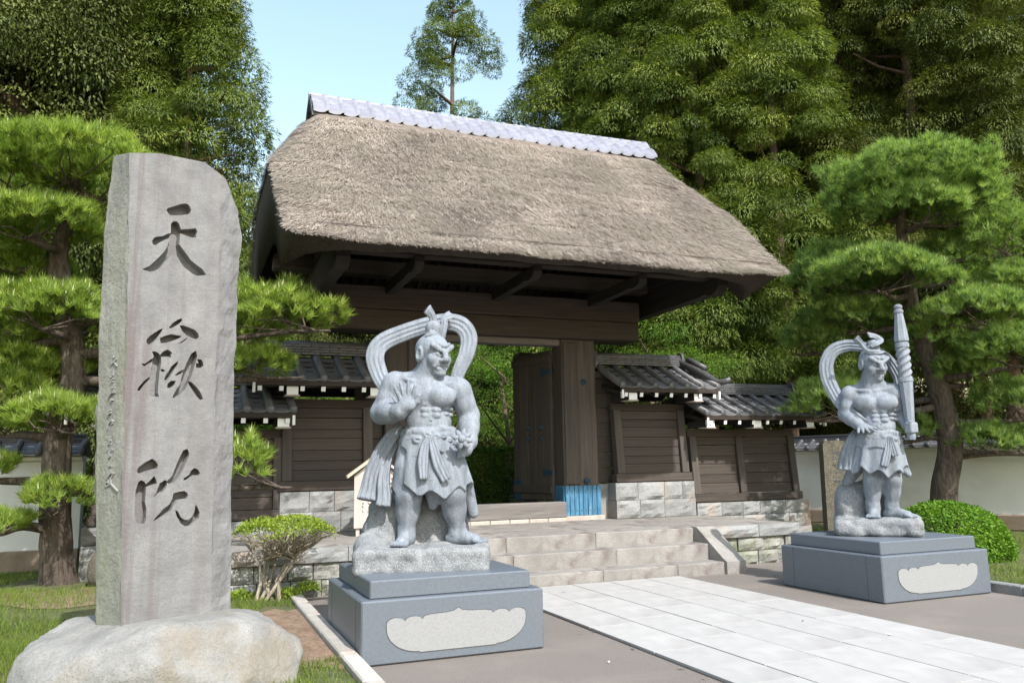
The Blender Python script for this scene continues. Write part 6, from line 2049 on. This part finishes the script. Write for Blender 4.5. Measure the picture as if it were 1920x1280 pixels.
pine('garden_pine', 'large cloud-pruned pine with leaning trunk by the right white wall', (br_[0], br_[1], .1),
     [(br_[0] + .05, br_[1], -.1), w3(1770, 925, DR), w3(1782, 840, DR), w3(1768, 760, DR), w3(1745, 680, DR), w3(1712, 590, DR), w3(1700, 500, DR), w3(1690, 430, DR), w3(1692, 350, DR)],
     [.26, .235, .215, .2, .17, .15, .12, .09, .04],
     pads_from([(1712, 350, 15.0, 150, 62), (1640, 390, 15.2, 85, 55), (1790, 390, 14.9, 85, 60), (1720, 400, 14.5, 90, 40), (1570, 515, 15.6, 85, 52), (1868, 450, 14.8, 80, 52), (1905, 540, 14.6, 70, 45), (1655, 525, 14.4, 125, 42), (1790, 500, 15.4, 90, 50), (1600, 600, 15.4, 90, 42), (1535, 640, 15.9, 70, 38), (1830, 590, 14.3, 100, 44), (1750, 640, 15.2, 85, 40), (1690, 660, 15.8, 70, 40),
                (1900, 660, 14.2, 90, 48), (1810, 700, 14.9, 70, 40), (1905, 760, 14.6, 70, 46), (1560, 760, 14.9, 72, 48), (1640, 730, 15.6, 60, 40), (1850, 830, 14.6, 50, 30), (1690, 810, 15.2, 50, 34), (1940, 830, 15.0, 60, 36)]), M['pine_leaf_blue'], 33, .155, 105, .0062)

# ---------------- low shaped shrub in front of the platform
sx, sy = at(512, 9.6)
t = empty('shaped_shrub', (sx, sy, .08))
tag(t, 'small many-branched shrub with flat bright green top beside the stele', 'shrub')
g2 = random.Random(8); gn = np.random.RandomState(77)
m = MB()
tips = []
c_top = np.array(w3(528, 1000, 9.6)) - np.array((sx, sy, .08))
for k in range(8):
    a = g2.uniform(0, 6.28); bx_, by_ = .05 * math.cos(a), .05 * math.sin(a)
    e = (c_top[0] * .6 + .2 * math.cos(a), .2 * math.sin(a), .42 + g2.uniform(-.05, .1))
    m.tube([(bx_ + (.06 if k % 3 else -.1), by_, -.02), (bx_ * 2.0, by_ * 2.0, .2), e], [.024, .02, .014], 6, 0, False)
    for q in range(9):
        b = g2.uniform(0, 6.28); rr = g2.uniform(.2, 1.0)
        f = (c_top[0] + .56 * rr * math.cos(b), .5 * rr * math.sin(b), c_top[2] + g2.uniform(-.16, .08) * (1.2 - rr))
        mid = ((e[0] + f[0]) / 2 + g2.uniform(-.06, .06), (e[1] + f[1]) / 2 + g2.uniform(-.06, .06), (e[2] + f[2]) / 2 - g2.uniform(0, .05))
        m.tube([e, mid, f], [.011, .008, .004], 5, 0, False)
        tips.append(f)
        for _ in range(3):
            f2 = (f[0] + g2.uniform(-.14, .14), f[1] + g2.uniform(-.14, .14), f[2] + g2.uniform(-.02, .10))
            m.tube([mid, ((mid[0] + f2[0]) / 2, (mid[1] + f2[1]) / 2, (mid[2] + f2[2]) / 2 + .02), f2], [.006, .005, .003], 4, 0, False)
            tips.append(f2)
link('stems', m.mesh('stems', M['twig'], True), t)
n = 5200
d = rand_dir(gn, n); rr = gn.rand(n) ** .5; an = gn.uniform(0, 6.28, n)
lp = np.stack([c_top[0] + .60 * rr * np.cos(an), .54 * rr * np.sin(an), c_top[2] + .20 * np.sqrt(np.clip(1 - rr ** 2, 0, 1)) + gn.uniform(-.06, .02, n)], 1)
keep = fbm(lp * 5, 2, 3) > -.12 + .3 * (lp[:, 0] > c_top[0] + .25)
lp = lp[keep]; n = len(lp)
D = unit(np.array([0, 0, .5]) + rand_dir(gn, n)); S = unit(np.cross(D, rand_dir(gn, n)))
V, F = diamonds(lp, D, S, gn.uniform(.025, .05, n), np.full(n, .010))
link('leaves', np_mesh('leaves', V, F, M['bright_leaf'], False, np.repeat(np.clip(.5 + gn.normal(0, .2, n), .02, .99), 4)), t)
# low seedlings by the shrub
for i, (px, py, d_) in enumerate(((540, 1135, 9.45), (450, 1150, 9.3), (575, 1120, 9.9))):
    q = w3(px, py, d_)
    n = 260
    p = rand_dir(gn, n) * np.array([.16, .13, .09]) * (gn.rand(n) ** .4)[:, None]; p[:, 2] = np.abs(p[:, 2])
    D = unit(np.array([0, 0, .7]) + rand_dir(gn, n)); S = unit(np.cross(D, rand_dir(gn, n)))
    V, F = diamonds(p, D, S, gn.uniform(.04, .07, n), np.full(n, .013))
    o = link('low_plant', np_mesh('low_plant', V, F, M['bright_leaf'], False, np.repeat(np.clip(.45 + gn.normal(0, .15, n), .02, .99), 4)), None, (q[0], q[1], .09))
    tag(o, ['bright low seedling plant just right of the shrub stems', 'bright low seedling plant left of the shrub, by the boulder', 'low green plant against the pale kerb'][i], 'plant', 'low plants by the shrub')

# ---------------- grass
def grass(name, n, x0, x1, y0, y1, seed, patch, zf, h=(.035, .085)):
    g = np.random.RandomState(seed)
    x = g.uniform(x0, x1, n); y = y0 + (y1 - y0) * g.rand(n) ** 1.3
    k = patch(x, y) > g.uniform(-1.1, .3, n)
    x, y = x[k], y[k]; n = len(x)
    b = np.stack([x, y, zf(x, y)], 1)
    D = unit(np.array([0, 0, 1.0]) + .55 * rand_dir(g, n)); S = unit(np.cross(D, rand_dir(g, n)))
    V, F = tris(b, b + D * g.uniform(h[0], h[1], n)[:, None], S, np.full(n, .0042))
    t = np.clip(.48 + .16 * vnoise(b * 1.5, 3) + g.normal(0, .15, n), .02, .99)
    return tag(link(name, np_mesh(name, V, F, M['grass'], False, np.repeat(t, 3))), 'short green grass on the %s' % ('left garden bed' if x0 < 5 else 'lawn right of the club statue'), 'grass', kind='stuff')
gz = lambda x, y: .05 + (.025 + .03 * fbm(np.stack([x * .9, y * .9, x * 0], -1), 3, 3)) * np.clip((1.15 - x) / .5, 0, 1)
soilcut = lambda x, y: fbm(np.stack([x * .8, y * .8, x * 0], -1), 3, 9) - np.where(((x - 1.0) / .40) ** 2 + ((y - 8.15) / 1.4) ** 2 < 1, 2, 0) - np.where(np.hypot(x - bl[0], y - bl[1]) < .8, 1, 0)
grass('bed_grass', 170000, -4.5, 1.19, 4.6, 14.5, 51, soilcut, gz)
grass('lawn_grass', 60000, 8.92, 15.5, 5.0, 14, 52, lambda x, y: fbm(np.stack([x * .8, y * .8, x * 0], -1), 3, 4) + .1, lambda x, y: .088 + .03 * fbm(np.stack([x * .9, y * .9, x * 0], -1), 3, 5))

# ---------------- fallen leaves on the forecourt
g3 = random.Random(4)
for i in range(26):
    if i < 9: x, y = 3.58 + g3.uniform(-.03, .03), g3.uniform(4.2, 7.5)
    else: x, y = g3.uniform(1.6, 8.2), g3.uniform(4.2, 9.5)
    if 3.62 < x < 6.3: z = .034
    else: z = .008
    if (1.3 < x < 2.95 and 6.6 < y < 8.3) or (7.0 < x < 8.7 and 6.9 < y < 8.6): continue
    a = g3.uniform(0, 6.28); L = g3.uniform(.018, .04)
    m = MB().add([(-L, 0, 0), (-.2 * L, -.4 * L, .004), (L, 0, .008), (-.2 * L, .4 * L, .003)], [(0, 1, 2, 3)])
    o = link('fallen_leaf', m.mesh('fallen_leaf', M['soil'] if i % 3 else M['wood_new']), None, (x, y, z), (0, 0, a))
    tag(o, 'small dry fallen leaf on the %s' % ('granite path' if z > .03 else 'grey forecourt'), 'leaf', 'fallen leaves on the ' + ('path' if z > .03 else 'forecourt'))
